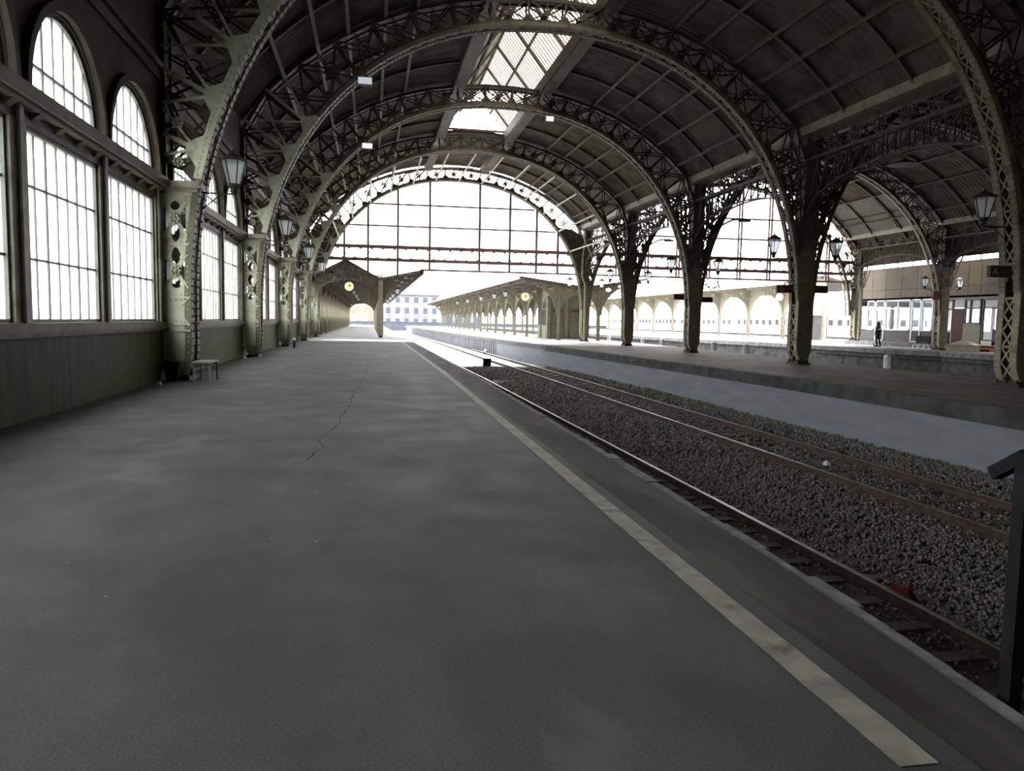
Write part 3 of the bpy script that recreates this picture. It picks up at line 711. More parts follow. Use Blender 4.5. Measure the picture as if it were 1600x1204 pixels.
FLA = flange(path, -.24).mesh('flange', 'archflange'); FLB = flange(path, .24).mesh('flange', 'archflange')
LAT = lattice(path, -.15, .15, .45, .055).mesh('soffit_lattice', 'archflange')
webpts = loc_xz([p for p in arc_pts if p[1] > 2.7 or p[0] > 6], OX, OZ)
wb = MB()
for y in (-.33, .33):
    a_, b_ = strip_plate(webpts, .0, .20, y); wb.strip(a_, b_)
    if y < 0:
        for o, n, t_ in with_normals(resample(webpts, .16)): wb.rivet(o+n*.1+Vector((0, y-.01, 0)), (0, -1, 0), .02)
WEB = wb.mesh('rib_web', 'rib')  # shade up in the arch put into a darker copy of the paint
sp = MB(); lowl = [p for p in loc_xz(arc_pts, OX, OZ) if p[0] < -5 and 4.05 < p[1] < 8.6]
for y in (-.345, .345):
    a_, b_ = strip_plate(lowl, .0, .17, y); sp.strip(a_, b_)
    q_ = with_normals(resample(lowl, 1.15))
    for k_, (o, n, t_) in enumerate(q_):
        c_ = o+n*.15+Vector((0, y, 0)); l_ = .5
        sp.add([c_-t_*.36, c_+t_*.36, c_+t_*.08+n*l_*.6, c_-t_*.08+n*l_*.6], [(0, 1, 2, 3)])
        for d_, wd_ in ((n+t_*.1, .09), (n*.9+t_*.6, .06), (n*.8-t_*.5, .06)):
            d_ = d_.normalized(); q0 = c_+n*.1
            ln_ = min(1.7, ((q0.x+OX)-(XW+.09))/max(.05, -d_.x)) if d_.x < -.05 else 1.2
            if ln_ > .25: sp.bar(q0, q0+d_*ln_, .02, wd_)
    if y < 0:
        for o, n, t_ in with_normals(resample(lowl, .13)):
            sp.rivet(o+n*.11+Vector((0, y-.01, 0)), (0, -1, 0), .02)
SPL = sp.mesh('spandrel_plate', 'paint')
ths = [radians(a_) for a_ in np.linspace(164, 16, 22)]
bm_, oc_, I_, O_ = bracing(CX, CA, CB, SX, SA, SB, -4.3, 16.45, ths)
def shift(mb, ox, oz):
    mb.v = [(x-ox, y, z-oz) for x, y, z in mb.v]; return mb
shift(bm_, OX, OZ); shift(oc_, OX, OZ)
bm_.bar((xw0+.06-OX, -.26, 2.8-OZ), (xw0+.06-OX, -.26, 6.4-OZ), .08, .1); bm_.bar((xw0+.06-OX, .26, 2.8-OZ), (xw0+.06-OX, .26, 6.4-OZ), .08, .1)
for cz_ in (3.62,):
    for y in (-.33, .33):
        bm_.strip([(Vector((-3.98-OX+.40*cos(t), y, cz_-OZ+.40*sin(t))), Vector((cos(t), 0, sin(t))), Vector((0, 1, 0))) for t in np.linspace(0, 2*pi, 25)], [(-.05, -.012), (.05, -.012), (.05, .012), (-.05, .012)])
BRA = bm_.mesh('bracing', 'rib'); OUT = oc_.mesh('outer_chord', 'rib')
ANAME = ['riveted iron roof arch nearest the viewer, its pierced foot standing by the small bench', 'second iron roof arch along the hall after the one by the bench', 'third iron roof arch along the hall, below the bright skylight end',
         'fourth iron roof arch, with thin bars running from it to the end screen', 'last iron roof arch at the open end, carrying the glazed end screen']
def plate_knee(name, poly, y0, y1, parent, mat='rib'):
    return obj(name, MB().poly(loc_xz(poly, OX, OZ), y0, y1).mesh(name, mat), parent)
a0 = None
for i in range(1, 6):
    loc = (CX, yrow(i, CX), ZP)
    if a0 is None:
        a0 = thing('roof_arch', loc, ANAME[0], 'iron arch', SKA)
        for nm, me, y in (('pillar_plate', PLF, -.33), ('pillar_plate', PLF, .33), ('pillar_capital', CAP, 0), ('pillar_foot', BASE, 0), ('flange', FLA, 0), ('flange', FLB, 0), ('soffit_lattice', LAT, 0),
                          ('rib_web', WEB, 0), ('spandrel_plate', SPL, 0), ('outer_chord', OUT, 0), ('bracing', BRA, 0)): obj(nm, me, a0, (0, y, 0))
        for x, z in ((xc, 2.04), (xc, .94), (-3.98, 3.22), (-3.98, 4.02)): obj('rosette', ROS, a0, (x-OX, -.35, z-OZ))
        ar = a0
    else: ar = dup(a0, loc, None, ANAME[i-1])
    if i == 5:
        lk = [(-4.3, 2.7), (-3.6, 2.7)] + [(x-.1, z) for x, z in arc_pts if x < -1.6 and z > 2.8] + [(-2.2, 7.35), (-3.2, 7.2), (-4.3, 6.5)]
        plate_knee('knee_plate', lk, -.28, -.25, ar)
        rk = [(x+.1, z) for x, z in arc_pts if x > 14.1 and z > 2.95][::-1]
        plate_knee('knee_plate', [(16.45, 2.9)] + rk + [(14.4, 7.3), (15.4, 7.2), (16.45, 6.6)], -.28, -.25, ar)
    if i > 1:
        for r_ in [c for c in ar.children if c.name.startswith('rosette')][:0]: pass
# ---- columns between the two halls
KX = 16.64
def col_left(z): return CX + xsup(CAR, CB, CZ, CNR, z)
def col_right(z): return AX - xsup(AA, AB, CZ, CN, z)
zz = [-.6, .2, .8, 1.05]
lf = [(KX-.15, -1.33), (KX-.19, -1.26), (KX-.25, -1.12), (KX-.30, -.95), (KX-.315, -.75)] + [(KX-.32, z) for z in zz]
rf = [(KX+.15, -1.33), (KX+.19, -1.26), (KX+.25, -1.12), (KX+.30, -.95), (KX+.315, -.75)] + [(KX+.32, z) for z in zz]
COX, COZ = KX, ZP2
outl = loc_xz([(x+.02, z) for x, z in lf] + [(KX-.30, 2.95), (KX+.30, 2.95)] + [(x-.02, z) for x, z in rf[::-1]], COX, COZ)
cpm = MB(); merge_into(cpm, plate_mesh('column_plate', outl, [], .02, 'paint'))
for z in (-.6, .35, 1.3, 2.25): cpm.box(-.27, .27, -.03, -.008, z-.02-COZ, z+.02-COZ)
for z in (-.12, .82, 1.78): cpm.lathe((0, 0, z-COZ), [(.13, .0), (.13, .015), (.08, .035), (.001, .045)], 12, 'y')
for z in np.arange(-.9, 2.9, .14):
    for x in (-.25, .25): cpm.rivet((x, -.012, z-COZ), (0, -1, 0), .018)
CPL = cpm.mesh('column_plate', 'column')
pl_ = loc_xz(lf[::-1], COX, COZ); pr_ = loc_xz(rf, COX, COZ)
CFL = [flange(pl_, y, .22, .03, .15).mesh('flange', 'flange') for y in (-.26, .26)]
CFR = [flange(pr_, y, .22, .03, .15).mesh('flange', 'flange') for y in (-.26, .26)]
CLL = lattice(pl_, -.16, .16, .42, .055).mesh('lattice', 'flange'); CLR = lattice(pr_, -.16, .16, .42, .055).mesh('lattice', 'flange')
CBS = MB().box(-.25, .25, -.44, .44, 0, .08).box(-.19, .19, -.38, .38, .08, .15)
for xx in (-.18, .18):
    for yy in (-.3, 0, .3): CBS.lathe((xx*1.15, yy*1.1, -.02), [(.03, .10), (.03, .17), (.02, .17), (.02, .21)], 7)
CBS = CBS.mesh('column_base', 'darkiron')
pst = MB().box(-.24, .24, -.30, -.27, 2.9-COZ, 7.3-COZ).box(-.24, .24, .27, .30, 2.9-COZ, 7.3-COZ).box(-.24, -.21, -.27, .27, 2.9-COZ, 7.3-COZ).box(.21, .24, -.27, .27, 2.9-COZ, 7.3-COZ)
pst.box(-.34, .34, -.36, .36, 2.90-COZ, 2.96-COZ)
PST = pst.mesh('upper_post', 'rib')
fan = MB()
for y in (-.30, .30):
    for x0, x1, z1 in ((-.40, -1.2, 5.3), (-.32, -1.0, 6.2), (-.26, -.6, 7.1), (-.38, -1.9, 7.1), (.40, 1.2, 5.2), (.32, 1.0, 6.2), (.26, .6, 7.1), (.38, 1.9, 7.0)):
        fan.bar((x0, y, 2.95-COZ), (x1, y, z1-COZ), .03, .06)
    for z in (3.9, 4.7, 5.5, 6.3):
        w = -.12+(z-2.9)*.36; fan.bar((-w-.35, y, z+.3-COZ), (-.24, y, z-.25-COZ), .03, .05); fan.bar((w+.35, y, z+.3-COZ), (.24, y, z-.25-COZ), .03, .05)
        fan.bar((-w-.3, y, z-.35-COZ), (-.24, y, z+.25-COZ), .03, .05); fan.bar((w+.3, y, z-.35-COZ), (.24, y, z+.25-COZ), .03, .05)
FAN = fan.mesh('fan_bracing', 'rib')
CNAME = ['riveted iron column nearest the viewer, at the frame edge, with the brown letter sign', 'second iron column, standing on the middle platform with a round symbol on its maroon sign', 'third iron column along the middle platform, with the scroll ornament beside it',
         'fourth iron column along the middle platform, with a plain lantern on each side', 'last iron column of the middle platform, at the open end by the drainpipe']
c0 = None
def column(loc, label, rz):
    global c0
    if c0 is None:
        c0 = thing('iron_column', loc, label, 'column', rz)
        for nm, me, y in (('column_plate', CPL, -.36), ('column_plate', CPL, .36), ('flange', CFL[0], 0), ('flange', CFL[1], 0), ('flange', CFR[0], 0), ('flange', CFR[1], 0), ('lattice', CLL, 0), ('lattice', CLR, 0),
                          ('column_base', CBS, 0), ('upper_post', PST, 0), ('fan_bracing', FAN, 0)): obj(nm, me, c0, (0, y, 0))
        return c0
    return dup(c0, loc, rz, label)
for i in range(1, 6): column((KX, yrow(i, KX), ZP2), CNAME[i-1], SKA)
DX = AX+AA+.31
column((DX, yrow(4, DX), ZP2), 'iron column on the far platform beside the beige building, with two small lanterns', pi+SKA)
d5 = column((DX+.5, yrow(5, DX), -1.05), 'last iron column of the far platform, at the building corner', pi+SKA)
# ---- side hall arches
SOX, SOZ = AX, ZP2
sp_ = loc_xz(inner_pts(AX, AA, AB, 1.0, 68), SOX, SOZ)
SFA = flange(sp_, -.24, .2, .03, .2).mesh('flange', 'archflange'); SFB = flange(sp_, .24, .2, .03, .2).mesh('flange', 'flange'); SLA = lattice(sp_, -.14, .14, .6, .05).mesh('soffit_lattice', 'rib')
wb = MB()
for y in (-.33, .33): a_, b_ = strip_plate(sp_, 0, .18, y); wb.strip(a_, b_)
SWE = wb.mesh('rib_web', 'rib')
bm2, oc2, _, _ = bracing(AX, AA, AB, TX, TA, TB, 16.9, 40.2, [radians(a_) for a_ in np.linspace(162, 18, 22)])
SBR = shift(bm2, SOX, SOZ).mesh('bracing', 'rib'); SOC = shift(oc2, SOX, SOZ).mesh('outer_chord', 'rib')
s0 = None
for i in range(1, 6):
    lab = '%s iron arch of the side hall, springing from the %s column' % (ORD[i-1], ORD[i-1] if i < 5 else 'last'); loc = (AX, yrow(i, AX), ZP2)
    if s0 is None:
        s0 = thing('side_hall_arch', loc, lab, 'iron arch', SKA)
        for nm, me in (('flange', SFA), ('flange', SFB), ('soffit_lattice', SLA), ('rib_web', SWE), ('bracing', SBR), ('outer_chord', SOC)): obj(nm, me, s0)
    else: dup(s0, loc, None, lab)
# ---- gutters and arcade girders along the column rows
for x, lab in ((KX, 'above the middle platform columns'), (DX, 'above the far platform columns')):
    m = MB().box(x-.55, x-.15, 8, YE, 7.22, 7.55).box(x+.15, x+.55, 8, YE, 7.22, 7.55).box(x-.2, x+.2, 8, YE, 7.24, 7.30)
    tag(m.build('gutter_beam', 'trim'), 'long pale gutter beam %s' % lab, 'roof beam')
ag = MB(); L_ = 10.21-.62; nseg = 15; chord = MB(); web = MB(); star = MB()
def zb(u): return 4.35+1.25*(1-(2*u-1)**2)**.6
for k in range(nseg):
    u0, u1 = k/nseg, (k+1)/nseg; y0, y1 = -L_/2+L_*u0, -L_/2+L_*u1
    for x in (-.16, .16):
        chord.bar((x, y0, zb(u0)), (x, y1, zb(u1)), .12, .05, (1, 0, 0)); 
        web.bar((x, y0, zb(u0)), (x, y0, 6.35), .05, .03, (1, 0, 0)); web.bar((x, y0, 6.35), (x, y1, zb(u1)), .04, .03, (1, 0, 0))
    if k % 2 == 0:
        yc = y0+L_/nseg; r = .42
        for q in range(8):
            a_ = q*pi/4+pi/8; star.bar((0, yc, 6.8), (0, yc+.60*cos(a_), 6.8+r*sin(a_)), .03, .05, (1, 0, 0))
        star.strip([(Vector((0, yc+.3*cos(t), 6.8+.3*sin(t))), Vector((0, cos(t), sin(t))), Vector((1, 0, 0))) for t in np.linspace(0, 2*pi, 13)], [(-.03, -.02), (.03, -.02), (.03, .02), (-.03, .02)])
for x in (-.16, .16): chord.box(x-.07, x+.07, -L_/2, L_/2, 6.32, 6.42)
chord.box(-.1, .1, -L_/2, L_/2, 7.12, 7.22)
GC, GW, GS = chord.mesh('chord', 'rib'), web.mesh('web_lattice', 'rib'), star.mesh('star_lattice', 'rib')
g0 = None
for x, rng_, nm in ((KX, range(0, 5), 'middle'), (DX, range(3, 5), 'far')):
    for i in rng_:
        lab = 'arched lattice girder over the %s platform columns, %s' % (nm, ['before the first column', 'between the first and second columns', 'between the second and third columns', 'between the third and fourth columns', 'between the fourth and last columns'][i])
        loc = (x, (yrow(i, x)+yrow(i+1, x))/2, 0)
        if g0 is None:
            g0 = thing('arcade_girder', loc, lab, 'girder')
            obj('chord', GC, g0); obj('web_lattice', GW, g0); obj('star_lattice', GS, g0)
        else: dup(g0, loc, None, lab)
# ---- bars from the fourth arch to the end screen, thin ring between them
for k, th in enumerate(np.linspace(radians(146), radians(30), 13)):
    x, z = polar(CX, CA, CB, CZ, CN, th)
    m = MB().bar((x, yrow(4, x)+.35, z+.02), (x, yrow(5, x)-.35, z+.02), .07, .09, (cos(th), 0, sin(th)))
    tag(m.build('tie_bar', 'paint'), '%s thin bar from the window side between the fourth arch and the end screen' % ORD[k], 'bar')
rp = [(Vector((x, yrow(4, x)+5.1, z+.03)), Vector((0, 0, 1)), Vector((0, 1, 0))) for x, z in inner_pts(CX, CA, CB, 4.5, 40)]
tag(MB().strip(rp, [(-.03, -.03), (.03, -.03), (.03, .03), (-.03, .03)]).build('ring_bar', 'paint'), 'thin curved bar halfway between the fourth arch and the end screen', 'bar')

# ================================================================== END SCREENS
def screen(x0, x1, cx, a, b, mull, name, label, zlow, lowx, ztop=None, double=False):
    yk = yrow(5, cx)
    t = thing(name, (cx, yk, 4.48), label, 'screen', SKA)
    Zc = 4.48
    def top(x): return zsup(cx, a, b, CZ, CN, x)+.05
    MW = .05 if double else .085
    for x in mull:
        zt = top(x) if ztop is None else ztop
        m = MB()
        for dx in ((-.12, .12) if double else (0,)):
            m.box(x-cx+dx-MW, x-cx+dx+MW, -.09, .09, 3.75-Zc if lowx[0] <= x <= lowx[1] else zlow(x)-Zc, zt-Zc)
        if double:
            for z in np.arange(3.9, zt-.4, .8): m.bar((x-cx-.12, 0, z-Zc), (x-cx+.12, 0, z+.5-Zc), .03, .03)
        m.build('mullion', 'maroon', t)
    for z in (8.6, 6.98):
        if z > CZ+b-.2: continue
        hw = xsup(a, b, CZ, CN, z); xa, xb = max(x0, cx-hw), min(x1, cx+hw*(1.02 if cx == CX else 1))
        MB().box(xa-cx, xb-cx, -.06, .06, z-.06-Zc, z+.06-Zc).build('glazing_bar', 'maroon', t)
    g = MB().box(x0-cx, x1-cx, -.12, .12, 5.28-Zc, 5.54-Zc).box(x0-cx, x1-cx, -.12, .12, 4.33-Zc, 4.57-Zc); xx = x0; k = 0
    w = MB()
    while xx < x1-.3:
        w.bar((xx-cx, 0, 4.5-Zc), (xx+.42-cx, 0, 5.35-Zc), .05, .05); w.bar((xx+.42-cx, 0, 5.35-Zc), (xx+.84-cx, 0, 4.5-Zc), .05, .035)
        w.box(xx-cx-.1, xx-cx+.1, -.04, .04, 4.5-Zc, 4.62-Zc); w.box(xx+.42-cx-.1, xx+.42-cx+.1, -.04, .04, 5.2-Zc, 5.32-Zc); xx += .84
    g.build('girder_chord', 'maroon', t); w.build('girder_web', 'maroon', t)
    MB().box(lowx[0]-cx, lowx[1]-cx, -.07, .07, 3.70-Zc, 3.84-Zc).build('lower_rail', 'maroon', t)
    if ztop is None:
        ring = [(x-cx, z-Zc) for x, z in inner_pts(cx, a*.995, b*.995, 5.5, 40)]
    else: ring = [(x0-cx, 5.5-Zc), (x0-cx, ztop-Zc), (x1-cx, ztop-Zc), (x1-cx, 5.5-Zc)]
    MB().poly(ring, -.004, .004).build('pane', 'clear', t)
    return t
MUL = [-1.95, -.2, 2.0, 4.4, 8.2, 10.55, 12.65, 14.35]
screen(-3.7, 16.2, CX, CA, CB, MUL, 'end_screen', 'tall glazed iron screen closing the main hall above the tracks', lambda x: 3.0 if x < 3 else 3.3, (3.7, 16.0))
screen(17.4, 39.6, AX, AA, AB, [19.2, 21.6, 24.2, 26.8, 29.4, 32.0, 34.6, 37.2], 'end_screen', 'glazed iron screen closing the side hall behind the second column', lambda x: 3.5, (17.4, 39.6), None, True)
t = thing('side_screen', (43.2, 48, 4.6), 'glazed iron side screen above the roof of the beige building', 'screen')
m = MB()
for y in np.arange(-9, 10.5, 1.75): m.box(-.05, .05, y-.05, y+.05, 0, 4.6)
for z in (0, 1.5, 2.6, 3.7, 4.6): m.box(-.04, .04, -9, 10.2, z-.04, z+.04)
m.build('frame', 'maroon', t); MB().box(-.004, .004, -9, 10.2, 0, 4.6).build('pane', 'clear', t)
# drainpipes
for (x, y, zb_), lab in (((KX-.32, yrow(5, KX)-.55, ZP2), 'drainpipe down the last column of the middle platform'), ((DX+.15, yrow(5, DX)-.75, -1.05), 'drainpipe down the last column of the far platform')):
    pt = [(x+.1, y, 7.1), (x-.1, y, 5.0), (x-.12, y, 3.6), (x+.12, y, 3.0), (x+.15, y, 2.0), (x+.15, y, zb_+.05)]
    tag(MB().tube(pt, .085, 10).build('drainpipe', 'canopypaint'), lab, 'pipe')

# ================================================================== LANTERNS AND LAMPS
def lantern_meshes(n=6):
    g = MB().lathe((0, 0, 0), [(.125, .16), (.255, .66)], n)
    fr = MB()
    for k in range(n):
        a = 2*pi*k/n; fr.bar((.127*cos(a), .127*sin(a), .15), (.262*cos(a), .262*sin(a), .67), .022, .022, (-sin(a), cos(a), 0))
    fr.lathe((0, 0, 0), [(.145, .13), (.145, .165), (.12, .165)], n)
    cap = MB().lathe((0, 0, 0), [(.24, .65), (.31, .665), (.30, .69), (.20, .735), (.10, .80), (.03, .84), (.035, .88), (.001, .91)], n)
    nk = MB().lathe((0, 0, 0), [(.03, -.06), (.05, -.03), (.08, 0), (.075, .06), (.11, .10), (.13, .14)], 8)
    return g.mesh('lamp_glass', 'lampglass'), fr.mesh('lamp_cage', 'darkiron'), cap.mesh('lamp_cap', 'darkiron'), nk.mesh('lamp_neck', 'darkiron')
LM = lantern_meshes()
def lantern(loc, label, arm=0, s=1.0, group=None, hang=0, rz=0):
    t = thing('wall_lantern' if not hang else 'hanging_lantern', loc, label, 'lantern', rz, group)
    for nm, me in zip(('lamp_glass', 'lamp_cage', 'lamp_cap', 'lamp_neck'), LM): obj(nm, me, t)
    if arm:
        m = MB().tube([(0, 0, -.05), (arm*.5, 0, -.05), (arm, 0, -.05)], .018, 6).tube([(arm, 0, -.42), (arm*.8, 0, -.30), (arm*.45, 0, -.10), (arm*.15, 0, -.05)], .014, 6)
        m.build('bracket', 'darkiron', t)
    if hang: MB().tube([(0, 0, .9), (0, 0, .9+hang)], .014, 6).build('hanging_rod', 'darkiron', t)
    t.scale = (s, s, s); return t
for i in range(1, 6):
    lantern((-2.94, yrow(i, -3), 2.70), 'frosted lantern on a bracket from the %s window side pillar along the hall' % (ORD[i-1] if i < 5 else 'last'), -.68)
for i in range(1, 6):
    nm = ORD[i-1] if i < 5 else 'last'
    lantern((15.36, yrow(i, 15.4)-.05, 2.70), 'frosted lantern on the track side of the %s middle platform column' % nm, .76)
    if i > 1: lantern((17.95, yrow(i, 18)-.05, 2.66), 'frosted lantern on the side hall face of the %s middle platform column' % nm, -.76)
lantern((38.15, yrow(4, 38), 2.85), 'small lantern on the track side of the far column by the beige building', 1.0)
lantern((40.9, yrow(4, 41), 2.85), 'small lantern on the building side of the far column by the beige building', -.8)
def flood(loc, label, mat, hang, w=.5):
    t = thing('flood_lamp', loc, label, 'lamp')
    MB().box(-w/2, w/2, -.10, .14, -.13, .13).build('housing', 'darkiron', t)
    MB().box(-w/2+.02, w/2-.02, -.115, -.10, -.11, .11).build('lamp_face', mat, t)
    MB().box(-.02, .02, 0, .03, .13, .13+hang).build('hanger', 'darkiron', t)
flood((-.21, 27.0, 8.05), 'grey flood lamp hung under the second roof arch on the window side', 'flood', .4)
flood((-.18, 37.2, 8.13), 'bright flood lamp hung under the third roof arch on the window side', 'floodlit', .3)
flood((8.64, 37.2, 9.96), 'small bright flood lamp under the third roof arch beside the skylight', 'floodlit', .25, .4)
t = thing('ceiling_lamp', (28.0, 36.6, 8.75), 'wide pale reflector lamp hung under the side hall roof', 'lamp')
MB().lathe((0, 0, 0), [(.8, -.05), (.82, -.02), (.5, .1), (.12, .22), (.06, .3)], 16).build('reflector', 'clad2', t); MB().tube([(0, 0, .28), (0, 0, 3.3)], .02, 6).build('hanging_rod', 'darkiron', t)

def swan(loc, label):
    t = thing('swan_neck_lamp', loc, label, 'lamp')
    MB().tube([(0, 0, 0), (.25, 0, .55), (.7, 0, 1.02), (1.25, 0, 1.30), (1.7, 0, 1.36)], .05, 8).build('curved_arm', 'paint', t)
    MB().lathe((1.95, 0, 1.26), [(.34, -.02), (.36, 0), (.30, .06), (.10, .11), (.04, .14)], 12).build('lamp_shade', 'darkiron', t); MB().box(1.65, 1.95, -.03, .03, 1.33, 1.39).build('lamp_neck', 'darkiron', t)
for i in (3, 4, 5): swan((17.35, yrow(i, 17.4)-.1, 4.2), 'pale curved lamp arm reaching out behind the %s middle platform column' % (ORD[i-1] if i < 5 else 'last'))
ep = MB()  # added panels; their paler tone stands for daylight on the roof end
for a_, b_ in ((.2, 3.2), (3.5, 6.5), (6.8, 9.4)):
    for xa, xb in ((36.6, 37.9), (38.05, 39.3)):
        za, zb_ = zsup(TX, TA, TB, .25, 2.1, xa)-.06, zsup(TX, TA, TB, .25, 2.1, xb)-.06; y_ = S(4)
        ep.add([(xa, y_+a_, za), (xb, y_+a_, zb_), (xb, y_+b_, zb_), (xa, y_+b_, za), (xa, y_+a_, za+.03), (xb, y_+a_, zb_+.03), (xb, y_+b_, zb_+.03), (xa, y_+b_, za+.03)], [(3, 2, 1, 0), (4, 5, 6, 7), (0, 1, 5, 4), (1, 2, 6, 5), (2, 3, 7, 6), (3, 0, 4, 7)])
struct(ep.build('ceiling_added_daylit_panel', 'daylit_roof'))

# ================================================================== SIGNS ON THE COLUMNS
def text_mesh(txt, size, mat):
    cu = bpy.data.curves.new('t', 'FONT'); cu.body = txt; cu.size = size; cu.extrude = .004; cu.align_x = 'CENTER'; cu.align_y = 'CENTER'
    ob = bpy.data.objects.new('t', cu); COL.objects.link(ob); dg = bpy.context.evaluated_depsgraph_get(); dg.update()
    me = bpy.data.meshes.new_from_object(ob.evaluated_get(dg)); bpy.data.objects.remove(ob); bpy.data.curves.remove(cu)
    me.transform(Matrix.Rotation(pi/2, 4, 'X')); me.materials.clear(); me.materials.append(M[mat]); return me
def sign(loc, w, h, label, mat, sym=None):
    t = thing('hanging_sign', loc, label, 'sign')
    b = MB().box(-w/2, w/2, -.06, .06, -h/2, h/2); b.build('sign_box', mat, t)
    MB().box(-w/2-.015, w/2+.015, -.07, .07, h/2, h/2+.02).box(-w/2-.015, w/2+.015, -.07, .07, -h/2-.02, -h/2).build('sign_frame', 'darkiron', t)
    if sym == 'A':
        obj('letter', text_mesh('A', .24, 'signtext'), t, (-w/2+.14, -.064, -.01))
    if sym == 'O':
        m = MB().strip([(Vector((-w/2+.17+.085*cos(q), -.064, .0+.085*sin(q))), Vector((cos(q), 0, sin(q))), Vector((0, 1, 0))) for q in np.linspace(0, 2*pi, 21)], [(-.008, -.004), (.008, -.004), (.008, .004), (-.008, .004)])
        m.box(-w/2+.165, -w/2+.178, -.068, -.06, -.05, .05); m.build('round_symbol', 'signtext', t)
sign((15.68, 16.72, 1.49), .62, .25, 'brown sign with the letter A beside the nearest iron column', 'signbrown', 'A')
sign((15.74, 26.95, 1.45), .68, .25, 'maroon sign with a faint round symbol on the track side of the second column', 'signred', 'O')
sign((17.2, 26.95, 1.47), .70, .24, 'plain brown sign on the side hall face of the second column', 'signbrown')
sign((15.72, 37.15, 1.43), .55, .24, 'plain maroon sign on the track side of the third column', 'signred')
sign((17.22, 37.15, 1.31), .74, .24, 'plain maroon sign on the side hall face of the third column', 'signred')
sign((38.75, yrow(4, 39)-.4, 2.35), .5, .55, 'small square maroon sign on the far column by the beige building', 'signred')
t = thing('scroll_ornament', (17.62, 37.25, 1.78), 'dark wrought iron scroll ornament hanging beside the third column', 'ornament')
m = MB()
m.tube([(-.35, 0, .55), (-.30, 0, .25), (-.05, 0, .08), (.22, 0, .2), (.3, 0, .62)], .03, 6); m.tube([(.3, 0, .62), (.33, 0, .3), (.46, 0, .12)], .035, 6)
for c in ((-.16, .3), (.08, .27), (-.04, .45)): m.tube([(c[0]+.09*cos(q), 0, c[1]+.09*sin(q)) for q in np.linspace(0, 2*pi*.9, 12)], .02, 5)
m.build('scrollwork', 'maroon', t); MB().box(-.5, -.32, -.02, .02, .3, .36).build('wall_arm', 'maroon', t)

# ================================================================== THINGS ON THE NEAR PLATFORM
t = thing('bench', (-3.50, 17.2, ZP), 'small grey wooden bench beside the foot of the nearest pillar', 'bench')
for k in range(4): MB().box(-.19+k*.10, -.105+k*.10, -.45, .45, .395, .43).build('seat_slat', 'bench', t)
for y in (-.38, .38):
    MB().box(-.18, -.145, y-.02, y+.02, 0, .39).build('leg', 'bench', t); MB().box(.145, .18, y-.02, y+.02, 0, .39).build('leg', 'bench', t); MB().box(-.145, .145, y-.02, y+.02, .34, .38).build('cross_rail', 'bench', t)
t = thing('waste_bin', (-4.12, 16.95, ZP), 'dark open waste bin in the corner in front of the nearest pillar', 'bin')
MB().lathe((0, 0, 0), [(.11, 0), (.16, .40), (.17, .42), (.155, .42), (.145, .39), (.10, .03)], 14).build('bin_body', 'black', t); MB().lathe((0, 0, 0), [(.165, .40), (.18, .41), (.18, .435), (.16, .435)], 14).build('bin_rim', 'darkiron', t)
def scrap(name, loc, s, label, cat, mat, seed):
    r = random.Random(seed); m = MB(); vs = []
    for k in range(12):
        th = 2*pi*k/6; z = (k//6)*.8*s; rr = s*(1-.35*(k//6))*r.uniform(.6, 1.2); vs.append((rr*cos(th), rr*sin(th), z*r.uniform(.7, 1.1)))
    m.add(vs, [(0, 1, 7, 6), (1, 2, 8, 7), (2, 3, 9, 8), (3, 4, 10, 9), (4, 5, 11, 10), (5, 0, 6, 11), (6, 7, 8, 9, 10, 11), (5, 4, 3, 2, 1, 0)])
    tag(m.build(name, mat, None, loc), label, cat)
scrap('paper_scrap', (-4.18, 16.2, ZP), .07, 'crumpled white paper on the floor beside the waste bin', 'litter', 'white', 4)
scrap('paper_scrap', (-4.12, 26.3, ZP), .08, 'white scrap on the floor in front of the second pillar', 'litter', 'white', 5)
scrap('plastic_bag', (9.25, 13.9, ZB+.03), .10, 'white plastic bag lying between the rails by the blue grey wall', 'litter', 'white', 6)
t = thing('guard_post', (-3.46, 36.1, ZP), 'short dark post with a white top beside the third pillar', 'post')
MB().lathe((0, 0, 0), [(.045, 0), (.045, .34)], 8).build('post_shaft', 'black', t); MB().lathe((0, 0, 0), [(.055, .34), (.055, .44), (.03, .46)], 8).build('post_top', 'white', t)
t = thing('handrail', (2.475, 2.44, ZB), 'black steel handrail at the platform edge, close to the camera', 'handrail')
MB().box(-.028, .028, -.028, .028, 0, 2.39).build('post', 'black', t)
MB().bar((0, -.7, 2.395), (0, .0, 2.385), .05, .05, (1, 0, 0)).bar((0, .0, 2.385), (-.02, .13, 2.29), .05, .05, (1, 0, 0)).build('top_rail', 'black', t)
MB().box(-.028, .028, -.728, -.672, 0, 2.37).build('post', 'black', t)

